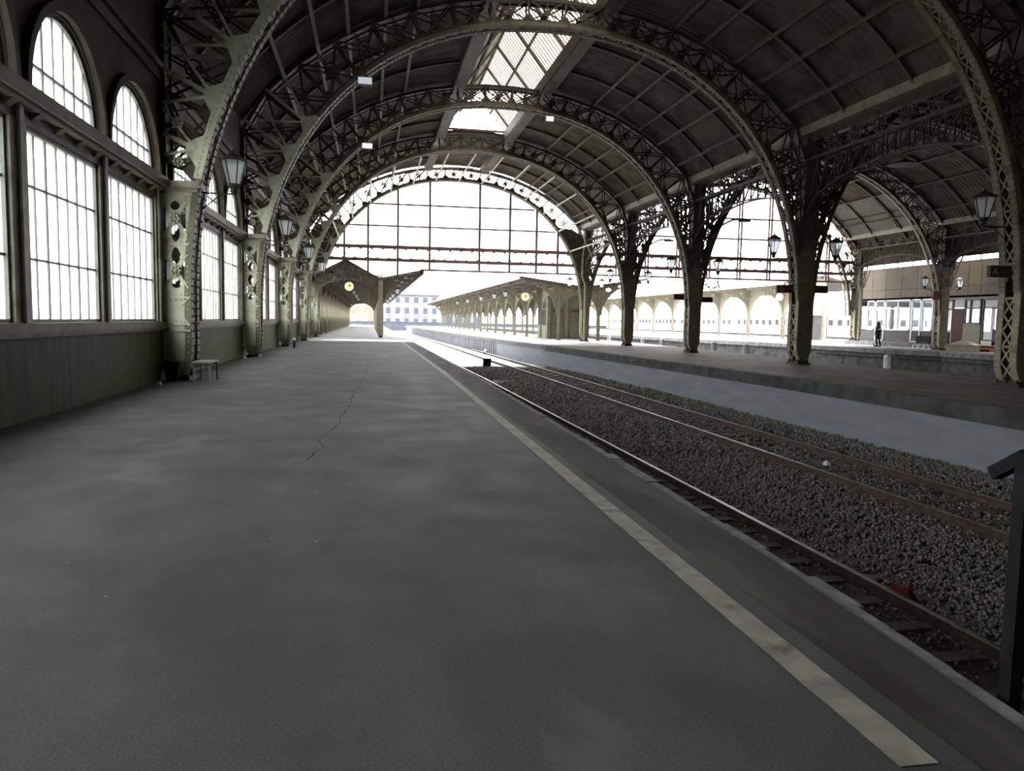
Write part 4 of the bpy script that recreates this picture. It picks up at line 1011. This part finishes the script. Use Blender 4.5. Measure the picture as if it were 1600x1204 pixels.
# ================================================================== THINGS ON THE TRACKS
t = thing('signal_box', (7.1, 46.2, ZB), 'black trackside cabinet standing on the gravel between the two tracks', 'cabinet')
MB().box(-.23, .23, -.2, .2, 0, .50).build('cabinet_body', 'black', t); MB().box(-.26, .26, -.23, .23, .50, .54).build('cabinet_lid', 'black', t); MB().box(-.19, .19, -.212, -.2, .06, .44).build('door', 'black', t)
t = thing('dwarf_signal', (9.55, 63.6, ZB), 'small white ground signal beside the far end of the blue grey wall', 'signal')
MB().lathe((0, 0, 0), [(.05, 0), (.05, .25)], 8).build('stem', 'black', t); MB().bar((-.06, 0, .25), (.14, 0, .42), .12, .16).build('signal_head', 'white', t)
t = thing('rail_shoe', (5.42, 6.72, ZB+.02), 'red painted metal shoe clamped against the nearest rail', 'rail shoe')
MB().add([(-.02, -.16, 0), (.16, -.12, 0), (.18, .14, 0), (-.02, .2, 0), (-.02, -.1, .19), (.05, -.07, .17), (.06, .08, .15), (-.02, .13, .19)],
         [(3, 2, 1, 0), (4, 5, 6, 7), (0, 1, 5, 4), (1, 2, 6, 5), (2, 3, 7, 6), (3, 0, 4, 7)]).build('shoe_body', 'red', t)
MB().lathe((.09, 0, .14), [(.04, 0), (.04, .03), (.02, .03), (.02, .07), (.001, .075)], 8).build('bolt', 'red', t)
# white stub posts beyond the middle platform
SB_ = MB().lathe((0, 0, 0), [(.17, 0), (.17, 1.72), (.12, 1.80), (.001, 1.82)], 8).mesh('edge_post', 'white')
for k, rt in enumerate((.758, .528, .479, .401, .3725, .323)):
    x = 20.75; tag(obj('edge_post', SB_, None, (x, x/rt, ZB)), 'white stub post beyond the middle platform, %s from the viewer' % ORD[k], 'post', 'white posts beyond the middle platform')

# ================================================================== CANOPY OVER THE NEAR PLATFORM
def slope(mb, x0, z0, x1, z1, y0, y1, th=.10): mb.add([(x0, y0, z0), (x1, y0, z1), (x1, y1, z1), (x0, y1, z0), (x0, y0, z0+th), (x1, y0, z1+th), (x1, y1, z1+th), (x0, y1, z0+th)],
    [(3, 2, 1, 0), (4, 5, 6, 7), (0, 1, 5, 4), (1, 2, 6, 5), (2, 3, 7, 6), (3, 0, 4, 7)]); return mb
Y0, Y1 = 57.1, 149.0
t = thing('platform_canopy', (0, Y0, ZP), 'dark gabled canopy over the near platform beyond the hall, with a lit clock', 'canopy')
t.location = (0, 0, H)
for nm, a in (('window_side_roof', (-4.5, 2.85, -1.8, 4.25)), ('inner_roof', (-1.8, 4.25, .65, 2.92)), ('track_side_roof', (.65, 2.92, 3.85, 3.62))):
    slope(MB(), a[0], a[1], a[2], a[3], Y0, Y1).build(nm, 'canopy', t)
b = MB()
for x0, z0, x1, z1 in ((-4.4, 2.85, -1.8, 4.25), (-1.8, 4.25, .65, 2.92), (.65, 2.92, 3.8, 3.6)):
    for f_ in (.15, .38, .62, .85):
        x, z = x0+(x1-x0)*f_, z0+(z1-z0)*f_; b.box(x-.05, x+.05, Y0, Y1, z-.13, z-.005)
b.build('purlins', 'soffit', t)
MB().box(3.72, 3.9, Y0, Y1, 3.36, 3.66).build('fascia', 'canopy', t)
arcl = [(-1.75+2.35*cos(q), .9+1.95*max(0, sin(q))**.8) for q in np.linspace(0, pi, 22)]
lefto = [(.6, .9), (.6, 2.9), (-1.8, 4.2), (-4.1, 2.95), (-4.1, .9)] + arcl[::-1]
lh = [lobe(-1.75+2.60*cos(q), .9+2.28*sin(q)**.8, .36, .30, 10) for q in np.linspace(.78, pi-.78, 9)] + [lobe(-1.8+x_, z_, .40, h_, 10) for x_, z_, h_ in ((0, 3.66, .34), (-.5, 3.56, .28), (.5, 3.56, .28), (-1.0, 3.36, .22), (1.0, 3.36, .22))]
FRL = plate_mesh('arch_frame', [(.6, .9), (.6, 2.88), (-1.8, 4.2), (-4.1, 2.95), (-4.1, .9)] + [p for p in arcl[::-1]][1:-1], lh, .09, 'canopydark')
arcr = [(.95, .9)] + [(3.75-2.8*cos(q), .9+2.3*sin(q)) for q in np.linspace(.15, pi/2-.05, 12)]
FRR = plate_mesh('side_bracket', [(.85, .9)] + arcr[1:] + [(3.75, 3.55), (.85, 2.92)], [lobe(1.35, 2.45, .4, .3, 10), lobe(1.95, 2.85, .4, .22, 10), lobe(2.6, 3.1, .34, .16, 10)], .09, 'canopydark')
PST1 = MB().box(-.17, .17, -.16, .16, .16, 4.3).box(-.21, .21, -.2, .2, 2.18, 2.30).box(-.20, -.17, -.19, .19, .16, 2.2).box(.17, .20, -.19, .19, .16, 2.2).mesh('post', 'canopypaint')
PBS = MB().box(-.15, .15, -.15, .15, 0, .16).mesh('post_foot', 'darkiron')
PIL = MB().box(-.22, .16, -.25, .25, 0, 4.2).box(-.22, .20, -.28, .28, 1.05, 1.15).box(-.22, .20, -.28, .28, 2.6, 2.7).box(.16, .19, -.25, -.17, 0, 4.2).box(.16, .19, .17, .25, 0, 4.2).mesh('wall_pillar', 'canopypaint')
for k in range(14):
    y = Y0+.8+7*k
    obj('post', PST1, t, (.74, y, ZP)); obj('post_foot', PBS, t, (.74, y, ZP)); obj('arch_frame', FRL, t, (0, y, 0)); obj('side_bracket', FRR, t, (0, y, 0))
    if k: obj('wall_pillar', PIL, t, (-4.12, y, ZP))
wl = MB().box(-4.6, -4.36, YE+.35, 151, ZP, -.2); y = YE+.6
while y < 150: wl.box(-4.36, -4.32, y, y+.9, ZP+.1, -.35); y += 1.0
struct(wl.build('wall_outside', 'dado'))
wl = MB().box(-4.6, -4.4, YE+.35, 151, -.2, .1).box(-4.6, -4.4, YE+.35, 151, 1.5, 3.0)
struct(wl.build('wall_outside', 'canopypaint')); 
wp = MB(); y = 59.0
while y < 150: wp.box(-4.55, -4.42, y, y+.12, .1, 1.5); y += .7
wf = struct(wp.build('window_outside', 'frame')); MB().box(-4.5, -4.49, YE+.4, 151, .1, 1.5).build('pane', 'glass', wf)
def clock(loc, r, label, mat, hang, hands=True):
    t = thing('station_clock', loc, label, 'clock')
    MB().lathe((0, 0, 0), [(r*1.1, -.09), (r*1.14, 0), (r*1.1, .09)], 24, 'y').build('clock_case', 'canopypaint' if mat == 'clockwhite' else 'darkiron', t)
    MB().lathe((0, -.088, 0), [(r, -.004), (r, .008)], 24, 'y').build('clock_face', mat, t)
    MB().bar((0, -.11, 0), (r*.45, -.11, r*.35), .014, .06).bar((0, -.11, 0), (-.02, -.11, r*.75), .012, .04).lathe((0, -.105, 0), [(r*.13, 0), (r*.13, .02)], 10, 'y').build('clock_hands', 'black', t)
    MB().box(-.03, .03, -.03, .03, r*1.05, r*1.05+hang).build('hanger', 'darkiron', t)
clock((-1.56, 57.2, 2.34), .32, 'round yellow lit clock hanging under the near platform canopy gable', 'clockface', 1.5)
for k, y in enumerate((64.5, 71.7, 83, 97, 112)): lantern((-1.75, y, 2.35), 'pale lantern under the gable of the near canopy, %s behind the yellow clock' % ORD[k], 0, .9, None, 1.0)
for k, y in enumerate((75.9, 91.2, 103.1, 118.4)): lantern((2.6, y, 2.35), 'pale lantern under the track side wing of the near canopy, %s from the viewer' % ORD[k], 0, .9, None, .25)
lantern((-2.85, 58.6, 2.5), 'pale lantern just inside the near canopy gable, beside the yellow clock', 0, .95, None, .6)

# ================================================================== CANOPY AND KIOSK ON THE MIDDLE PLATFORM
Y0, Y1 = 60.0, 170.0
t = thing('platform_canopy', (16, Y0, ZP2), 'brown winged canopy with arched posts on the middle platform', 'canopy'); t.location = (0, 0, H)
slope(MB(), 11.8, 3.52, 17.2, 2.82, Y0, Y1, .14).build('track_side_roof', 'canopy', t); slope(MB(), 17.2, 2.82, 22.6, 3.62, Y0, Y1, .14).build('far_side_roof', 'canopy', t)
MB().box(11.68, 11.8, Y0, Y1, 3.42, 3.56).build('gutter', 'white', t)
b = MB()
for f_ in (.1, .3, .5, .7, .9):
    for x0, z0, x1, z1 in ((11.9, 3.5, 17.2, 2.82), (17.2, 2.82, 22.5, 3.6)): x, z = x0+(x1-x0)*f_, z0+(z1-z0)*f_; b.box(x-.06, x+.06, Y0, Y1, z-.14, z-.002)
b.build('purlins', 'soffit', t)
def qarc(x0, z0, x1, z1, n=12): return [(x0+(x1-x0)*(1-cos(q)), z0+(z1-z0)*sin(q)) for q in np.linspace(0, pi/2, n)]
KB = plate_mesh('track_bracket', [(15.2, .6)] + qarc(14.98, .6, 12.1, 3.2) + [(12.0, 3.46), (15.2, 3.08)], [lobe(14.45, 2.75, .5, .3, 10), lobe(13.6, 3.02, .4, .2, 10)], .10, 'boothwall')
KM = plate_mesh('middle_arch', [(15.2, .6)] + [(16.9-1.6*cos(q), .6+1.7*sin(q)) for q in np.linspace(0, pi, 18)] + [(18.6, .6), (18.6, 3.0), (17.2, 2.82), (15.2, 3.06)], [], .10, 'boothwall')
KF = plate_mesh('far_bracket', [(18.6, .6)] + qarc(18.85, .6, 22.2, 3.3) + [(22.3, 3.54), (18.6, 3.02)], [lobe(19.4, 2.75, .5, .3, 10), lobe(20.4, 3.05, .4, .2, 10)], .10, 'boothwall')
KP = MB().box(-.10, .10, -.16, -.10, 0, 4.5).box(-.10, .10, .10, .16, 0, 4.5)
for z in np.arange(.3, 2.2, .42): KP.bar((0, -.1, z), (0, .1, z+.4), .03, .04, (1, 0, 0)); KP.bar((0, .1, z), (0, -.1, z+.4), .03, .04, (1, 0, 0))
KP.box(-.14, .14, -.2, .2, 0, .08).box(-.09, .09, -.12, .12, 2.0, 4.4); KP = KP.mesh('post', 'boothwall')
la = [(-3.0*cos(q), .6+1.75*sin(q)) for q in np.linspace(0, pi, 20)]
KL = plate_mesh('long_arch', [(-3.2, .6)] + la + [(3.2, .6), (3.2, 2.95), (-3.2, 2.95)], [], .08, 'boothwall'); KL.transform(Matrix.Rotation(pi/2, 4, 'Z'))
for k in range(17):
    y = Y0+.5+6.4*k
    obj('track_bracket', KB, t, (0, y, 0)); obj('middle_arch', KM, t, (0, y, 0)); obj('far_bracket', KF, t, (0, y, 0))
    for x in (15.2, 18.6):
        obj('post', KP, t, (x, y, ZP2)); obj('long_arch', KL, t, (x, y+3.2, 0))
clock((12.55, 61.5, 2.05), .34, 'round cream clock hanging at the front of the middle platform canopy', 'clockface', .95)
for k, y in enumerate((70, 76.5, 86, 98, 110)): lantern((12.4, y, 2.15), 'pale lantern under the track side eave of the middle canopy, %s behind the clock' % ORD[k], 0, .85, None, .4)
t = thing('kiosk', (16.9, 66.2, ZP2), 'small green and beige kiosk under the middle platform canopy', 'kiosk')
MB().box(-1.65, 1.65, -1.7, 2.5, 0, 4.1).box(-1.75, -1.45, -1.8, -1.5, 0, 4.1).box(1.45, 1.75, -1.8, -1.5, 0, 4.1).box(-.15, .15, -1.78, -1.7, 0, 4.1).build('kiosk_wall', 'boothwall', t)
for x, nm in ((-.8, 0), (.8, 1)):
    MB().box(x-.50, x+.50, -1.74, -1.70, .02, 2.75).build('door', 'doorbrown', t)
    MB().box(x-.5, x+.5, -1.76, -1.70, .02, 1.15).build('door_panel', 'boothgreen', t)
    MB().poly([(x+.55*cos(q), 2.78+.55*sin(q)) for q in np.linspace(0, pi, 14)], -1.75, -1.70).build('door_arch', 'boothwall', t)
    MB().box(x-.34, x+.34, -1.77, -1.74, 2.4, 2.56).build('door_grille', 'darkiron', t)
MB().box(-1.70, -1.65, -1.2, 2.0, 1.15, 3.2).build('side_glazing', 'trainglass', t)
fm = MB()
for y in np.linspace(-1.2, 2.0, 8): fm.box(-1.74, -1.66, y-.03, y+.03, 1.15, 3.25)
for z in (1.15, 2.6, 3.2): fm.box(-1.74, -1.66, -1.2, 2.0, z-.04, z+.04)
fm.build('side_window_frame', 'boothgreen', t); MB().box(-1.72, -1.65, -1.25, 2.05, 0, 1.1).build('side_panel', 'boothgreen', t)

# ================================================================== FAR PLATFORM
Y0, Y1 = 74.4, 168.0
t = thing('platform_canopy', (48, Y0, ZP2), 'long pale arcaded canopy on the far platform, in front of the train', 'canopy'); t.location = (0, 0, H)
slope(MB(), 43.3, 4.58, 48, 5.45, Y0, Y1, .14).build('track_side_roof', 'canopy', t); slope(MB(), 48, 5.45, 54, 4.2, Y0, Y1, .14).build('far_side_roof', 'canopy', t)
MB().box(43.15, 43.3, Y0, Y1, 4.45, 4.72).build('gutter', 'white', t)
la = [(-3.75*cos(q), 1.4+2.6*sin(q)) for q in np.linspace(0, pi, 22)]
FL = plate_mesh('long_arch', [(-4.2, 1.4)] + la + [(4.2, 1.4), (4.2, 5.0), (-4.2, 5.0)], [lobe(-3.7, 3.9, .3, .3, 8), lobe(3.7, 3.9, .3, .3, 8)], .14, 'canopypaint'); FL.transform(Matrix.Rotation(pi/2, 4, 'Z'))
FB = plate_mesh('cross_bracket', [(49, 1.6)] + qarc(48.85, 1.6, 44.2, 4.3) + [(44, 4.65), (48, 5.4), (49, 5.2)], [lobe(47.8, 4.2, .7, .5, 10), lobe(46.3, 4.55, .5, .2, 10)], .1, 'canopypaint')
FP = MB().box(-.14, .14, -.20, -.12, 0, 3).box(-.14, .14, .12, .20, 0, 3).box(-.10, .10, -.12, .12, 2.6, 6).box(-.2, .2, -.28, .28, 0, .1)
for z in np.arange(.3, 2.4, .42): FP.bar((0, -.12, z), (0, .12, z+.4), .03, .05, (1, 0, 0)); FP.bar((0, .12, z), (0, -.12, z+.4), .03, .05, (1, 0, 0))
FP = FP.mesh('post', 'canopypaint')
for k in range(11):
    y = 75.4+8.5*k
    obj('post', FP, t, (49, y, ZP2)); obj('cross_bracket', FB, t, (0, y, 0)); obj('long_arch', FL, t, (49, y+4.25, 0))
clock((44.0, 76.3, 3.2), .36, 'round white clock at the front of the far platform canopy', 'clockwhite', 1.3)
t = thing('platform_booth', (50.2, 79.4, ZP2), 'grey metal booth under the front of the far platform canopy', 'booth')
MB().box(-.9, .9, -1.4, 1.4, 0, 2.7).build('booth_body', 'clad2', t); MB().box(-1.0, 1.0, -1.5, 1.5, 2.7, 2.8).build('booth_roof', 'canopy', t); MB().box(-.93, -.9, -1.1, 1.1, .1, .9).build('booth_panel', 'concretedark', t)

# train behind the far platform
def coach(y0, label, red):
    t = thing('railway_coach', (62, y0+11.6, ZB), label, 'train coach')
    z0 = -1.25-ZB
    sec = [(-1.5, z0), (-1.52, z0+2.2), (-1.45, z0+3.1), (-1.0, z0+3.55), (0, z0+3.7), (1.0, z0+3.55), (1.45, z0+3.1), (1.52, z0+2.2), (1.5, z0)]
    MB().strip([(Vector((0, yy, 0)), Vector((1, 0, 0)), Vector((0, 0, 1))) for yy in (-11.6, 11.6)], sec).build('coach_body', 'train', t)
    MB().box(-1.2, 1.2, -11, 11, z0-.5, z0).build('underframe', 'concrete', t)
    for y in red: MB().box(-1.56, -1.5, y-2.6, y+2.6, z0+.05, z0+2.5).build('red_panel', 'trainred', t)
    for k in range(11):
        y = -10+2*k
        MB().box(-1.565, -1.5, y-.45, y+.45, z0+1.5, z0+2.25).build('coach_window', 'trainglass', t); 
    for s_ in (-1, 1):
        MB().box(-.9, -.7, s_*8-1.6, s_*8+1.6, z0-1.2, z0-.4).lathe((-.8, s_*8-1, z0-1.1), [(.46, -.06), (.46, .06)], 14, 'x').lathe((-.8, s_*8+1, z0-1.1), [(.46, -.06), (.46, .06)], 14, 'x').build('bogie', 'clad2', t)
CN_ = ['first coach of the white train with dark windows, nearest the viewer', 'second coach of the white train, with a red end behind the arcade', 'third coach of the white train', 'fourth coach of the white train, with a red end', 'last coach of the white train']
for k in range(5): coach(72+23.6*k, CN_[k], [[], [7.5, -3], [], [-7.0], []][k])

# building on the far platform
BX = 42.2
t = thing('station_building', (BX+4, 51, ZP2), 'low beige clad building with large windows behind the far columns', 'building'); t.location = (0, 0, H)
MB().box(BX, BX+8, 43.2, 60.6, 4.86, 4.98).build('roof', 'clad2', t)
edges = [60.6, 58.22, 56.49, 54.62, 52.86, 51.2, 49.81, 47.64, 46.47, 44.8, 43.2]
for k, (a, b_) in enumerate(zip(edges, edges[1:])):
    MB().box(BX, BX+.12, b_+.02, a-.02, 3.18, 4.88).build('cladding_panel', 'gold' if k == 7 else 'beige', t); MB().box(BX, BX+.12, b_+.02, a-.02, 2.36, 3.15).build('cladding_panel', 'beige', t)
MB().box(BX+.05, BX+.3, 43.2, 60.6, 2.36, 4.9).build('wall_core', 'clad2', t)
MB().box(BX, BX+8, 60.4, 60.6, -1.08, -.1).box(BX, BX+8, 60.4, 60.6, 1.9, 4.9).box(BX, BX+.5, 60.4, 60.6, -.1, 1.9).box(BX+3.6, BX+3.9, 60.4, 60.6, -.1, 1.9).box(BX, BX+8, 43.2, 43.4, -1.08, 4.9).box(BX, BX+8, 43.2, 60.6, 2.35, 2.5).build('side_wall', 'clad2', t)
MB().box(BX+.05, BX+.3, 49.4, 60.6, -1.08, -.18).build('lower_wall', 'clad2', t)
MB().box(BX-.6, BX+8, 43.2, 60.8, ZP2, -1.08).build('plinth', 'concrete', t)
MB().box(BX+7.8, BX+8, 43.2, 60.6, -1.08, -.1).box(BX+7.8, BX+8, 43.2, 60.6, 1.9, 2.4).build('back_wall', 'white', t)
bp = MB()
for y in np.arange(44, 61, 2.4): bp.box(BX+7.8, BX+8, y-.2, y+.2, -.1, 1.9)
bp.build('back_posts', 'white', t)
def bwin(y0, y1, z0, z1, mids, cross=1.62, frame='pvc'):
    f = MB(); y0, y1 = min(y0, y1), max(y0, y1)
    f.box(BX-.02, BX+.14, y0, y0+.09, z0, z1).box(BX-.02, BX+.14, y1-.09, y1, z0, z1).box(BX-.02, BX+.14, y0, y1, z0, z0+.09).box(BX-.02, BX+.14, y0, y1, z1-.09, z1).box(BX-.01, BX+.12, y0, y1, cross-.05, cross+.05)
    for m_ in mids: f.box(BX-.01, BX+.12, m_-.05, m_+.05, z0, z1)
    w = f.build('window_frame', frame, t); MB().box(BX+.05, BX+.06, y0, y1, z0, z1).build('pane', 'clear', w)
bwin(58.73, 57.75, -.15, 2.34, []); bwin(57.6, 56.5, -1.05, 2.34, []); bwin(56.4, 53.45, -.15, 2.34, [54.9]); bwin(53.3, 52.25, -1.05, 2.34, []); bwin(52.15, 51.0, -.15, 2.34, [])
bwin(49.6, 48.95, -.15, 2.2, [], 1.5, 'clad2'); bwin(47.85, 46.35, .45, 2.2, [47.3], 1.55, 'clad2'); bwin(46.2, 44.7, -.75, 2.2, [], 1.55, 'clad2')
MB().box(BX-.02, BX+.1, 47.9, 49.0, -1.08, 1.55).build('red_door', 'reddoor', t); MB().box(BX-.01, BX+.12, 46.3, 47.9, -1.08, .45).build('lower_panel', 'doorbrown', t)
t = thing('entrance_steps', (41.3, 45.0, ZP2), 'red brown steps leading up to the doorway of the beige building', 'steps')
MB().box(-.7, .85, -1.4, 1.2, 0, .22).build('step', 'brick', t); MB().box(-.3, .85, -1.4, 1.0, .22, .42).build('step', 'brick', t)
t = thing('turnstile', (42.9, 45.35, -1.08), 'dark turnstile with a green light inside the doorway', 'turnstile')
MB().box(-.12, .12, -.5, .5, 0, 1.15).build('turnstile_body', 'black', t); MB().box(-.14, -.12, -.02, .06, .45, 1.0).build('green_light', 'lightgreen', t); MB().tube([(0, -.5, .95), (0, -1.2, .95)], .025, 6).build('arm', 'pvc', t)
t = thing('stone_cover', (39.75, 44.95, ZP2), 'low pale stone block with a pyramid cap in front of the beige building', 'stone block')
MB().box(-.80, .80, -.60, .60, 0, .42).build('block', 'stone', t)
MB().add([(-.86, -.66, .42), (.86, -.66, .42), (.86, .66, .42), (-.86, .66, .42), (0, 0, .80)], [(0, 1, 4), (1, 2, 4), (2, 3, 4), (3, 0, 4), (3, 2, 1, 0)]).build('cap', 'stonecap', t)
t = thing('utility_box', (40.55, 45.45, ZP2), 'dark box standing beside the pale stone block', 'box')
MB().box(-.3, .3, -.3, .3, 0, .42).build('box_body', 'black', t); MB().box(-.32, .32, -.32, .32, .42, .46).build('box_lid', 'black', t)
t = thing('crowd_barrier', (38.55, 47.3, ZP2), 'thin dark metal barrier in front of the beige building', 'barrier')
MB().tube([(0, -1.25, 0), (0, -1.25, 1.25), (0, 1.25, 1.25), (0, 1.25, 0)], .022, 6).tube([(0, -1.25, .2), (0, 1.25, .2)], .018, 6).build('barrier_frame', 'darkiron', t)
for y in np.arange(-1.05, 1.1, .22): MB().tube([(0, y, .2), (0, y, 1.25)], .010, 5).build('rod', 'darkiron', t)
t = thing('seat_row', (40.9, 50.2, ZP2), 'row of dark seats with white legs behind the metal barrier', 'seats')
MB().box(-.05, .05, -.75, .75, .42, .95).build('seat_back', 'black', t); MB().box(-.45, .0, -.75, .75, .38, .44).build('seat', 'black', t)
for y in (-.6, 0, .6): MB().bar((-.42, y, 0), (-.25, y, .4), .05, .05).bar((0, y, 0), (-.1, y, .4), .05, .05).build('leg', 'white', t)

# ================================================================== PERSON
def skin_mesh(name, verts, edges, mat, sub=2):
    me = bpy.data.meshes.new(name); me.from_pydata([v[:3] for v in verts], edges, []); o = bpy.data.objects.new(name, me); COL.objects.link(o)
    md = o.modifiers.new('s', 'SKIN'); md.use_smooth_shade = True
    for i, v in enumerate(verts):
        me.skin_vertices[0].data[i].radius = (v[3], v[4] if len(v) > 4 else v[3])
    me.skin_vertices[0].data[0].use_root = True
    o.modifiers.new('d', 'SUBSURF').levels = sub
    dg = bpy.context.evaluated_depsgraph_get(); dg.update(); m2 = bpy.data.meshes.new_from_object(o.evaluated_get(dg)); m2.name = name
    bpy.data.objects.remove(o); m2.materials.clear(); m2.materials.append(M[mat])
    for p in m2.polygons: p.use_smooth = True
    return m2
# standing height 1.80; x to the person's right as seen from behind, y forward (walking away)
bv = [(0, 0, .95, .14, .10), (0, .0, 1.15, .13, .095), (0, .01, 1.36, .16, .10), (0, .0, 1.50, .06), (0, .02, 1.60, .075, .085), (0, .025, 1.70, .078, .092), (0, .02, 1.775, .05, .06)]
be = [(0, 1), (1, 2), (2, 3), (3, 4), (4, 5), (5, 6)]
def limb(start, pts):
    p = start
    for q in pts: bv.append(q); be.append((p, len(bv)-1)); p = len(bv)-1
    return p
limb(0, [(-.09, .0, .86, .088), (-.10, .06, .50, .062), (-.10, -.02, .10, .042), (-.10, .10, .04, .04), (-.10, .17, .035, .032)])
limb(0, [(.09, -.02, .86, .088), (.08, -.06, .48, .06), (.07, -.16, .10, .042), (.07, -.06, .045, .04), (.07, .02, .035, .032)])
def hand(w, d):
    for k, (off, l) in enumerate(((-.03, .07), (-.010, .085), (.010, .08), (.03, .062))):
        limb(w, [(bv[w][0]+off*.5, bv[w][1]+off, bv[w][2]-.03, .011), (bv[w][0]+off*.6, bv[w][1]+off*1.1+.008, bv[w][2]-.03-l*.55, .009), (bv[w][0]+off*.6, bv[w][1]+off*1.1+.02, bv[w][2]-.03-l, .008)])
    limb(w, [(bv[w][0]+d*.02, bv[w][1]+.045, bv[w][2]-.01, .011), (bv[w][0]+d*.02, bv[w][1]+.065, bv[w][2]-.045, .009)])
wl_ = limb(2, [(-.20, .0, 1.40, .065), (-.29, -.02, 1.14, .048), (-.40, .02, .93, .034), (-.42, .03, .88, .034)]); hand(wl_, 1)
wr_ = limb(2, [(.20, .0, 1.40, .065), (.25, -.03, 1.12, .048), (.24, .03, .90, .034), (.24, .04, .85, .034)]); hand(wr_, -1)
BODY = skin_mesh('body', bv, be, 'skin', 1)
cv = [(0, 0, 1.0, .20, .15), (0, 0, .72, .20, .15), (0, 0, .60, .19, .14), (0, 0, 1.2, .19, .14), (0, .01, 1.38, .20, .135), (0, .0, 1.49, .10, .10), (0, .015, 1.60, .115, .12), (0, .015, 1.72, .105, .12), (0, .01, 1.80, .06, .07),
      (-.21, 0, 1.40, .085), (-.30, -.02, 1.14, .068), (-.395, .02, .95, .055), (.21, 0, 1.40, .085), (.26, -.03, 1.12, .068), (.245, .03, .92, .055)]
ce = [(0, 1), (1, 2), (0, 3), (3, 4), (4, 5), (5, 6), (6, 7), (7, 8), (4, 9), (9, 10), (10, 11), (4, 12), (12, 13), (13, 14)]
COAT = skin_mesh('hooded_coat', cv, ce, 'clothes', 2)
tv = [(0, 0, .92, .15, .11), (-.09, .0, .84, .105), (-.10, .06, .50, .078), (-.10, -.02, .09, .062), (.09, -.02, .84, .105), (.08, -.06, .48, .076), (.07, -.16, .09, .062)]
TROU = skin_mesh('trousers', tv, [(0, 1), (1, 2), (2, 3), (0, 4), (4, 5), (5, 6)], 'clothes', 2)
t = thing('person', (40.1, 54.3, ZP2), 'person in a dark hooded coat with a pale stripe, walking past the beige building', 'person', .45)
obj('body', BODY, t); obj('hooded_coat', COAT, t); obj('trousers', TROU, t)
MB().strip([(Vector((.212*cos(q), .01+.152*sin(q), 1.245)), Vector((cos(q), sin(q), 0)), Vector((0, 0, 1))) for q in np.linspace(0, 2*pi, 25)], [(-.004, -.018), (.012, -.018), (.012, .018), (-.004, .018)]).build('stripe', 'white', t)
for x, y in ((-.10, .08), (.07, -.08)): MB().add([(x-.055, y-.12, 0), (x+.055, y-.12, 0), (x+.05, y+.16, 0), (x-.05, y+.16, 0), (x-.05, y-.11, .11), (x+.05, y-.11, .11), (x+.03, y+.12, .06), (x-.03, y+.12, .06)],
    [(3, 2, 1, 0), (4, 5, 6, 7), (0, 1, 5, 4), (1, 2, 6, 5), (2, 3, 7, 6), (3, 0, 4, 7)]).build('shoe', 'black', t)
t.scale = (1.11,)*3

# ================================================================== FAR BACKGROUND
def far(name, loc, w, d_, h, label, mat, cols, rows, wm='bluefence', cat='building'):
    t = thing(name, loc, label, cat)
    MB().box(-w/2, w/2, 0, d_, 0, h).build('facade', mat, t); MB().box(-w/2-.3, w/2+.3, -.3, d_+.3, h, h+.5).build('roof', 'clad2', t)
    for i in range(cols):
        for j in range(rows):
            x = -w/2+w*(i+.5)/cols; z = h*(j+.35)/rows; MB().box(x-w/cols*.22, x+w/cols*.22, -.12, 0, z, z+h/rows*.5).build('window', wm, t)
far('far_building', (12.2, 262, ZB), 22, 14, 11, 'pale grey building far beyond the tracks in the haze', 'farbuild', 7, 3)
far('far_building', (33, 272, ZB), 14, 14, 10, 'small pale building far beyond the tracks, partly behind the middle canopy', 'farbuild', 4, 2)
far('far_building', (-4.5, 205, ZB), 15, 12, 14, 'pinkish building seen through the arched end of the near canopy', 'farpink', 5, 3, 'white')
t = thing('boundary_fence', (10, 190, ZB), 'low blue grey fence beyond the end of the tracks', 'fence')
MB().box(-26, 60, 0, .3, 0, 2.1).build('fence_panel', 'bluefence', t); MB().box(-26, 60, -.1, .4, 2.1, 2.25).build('fence_cap', 'bluefence', t)
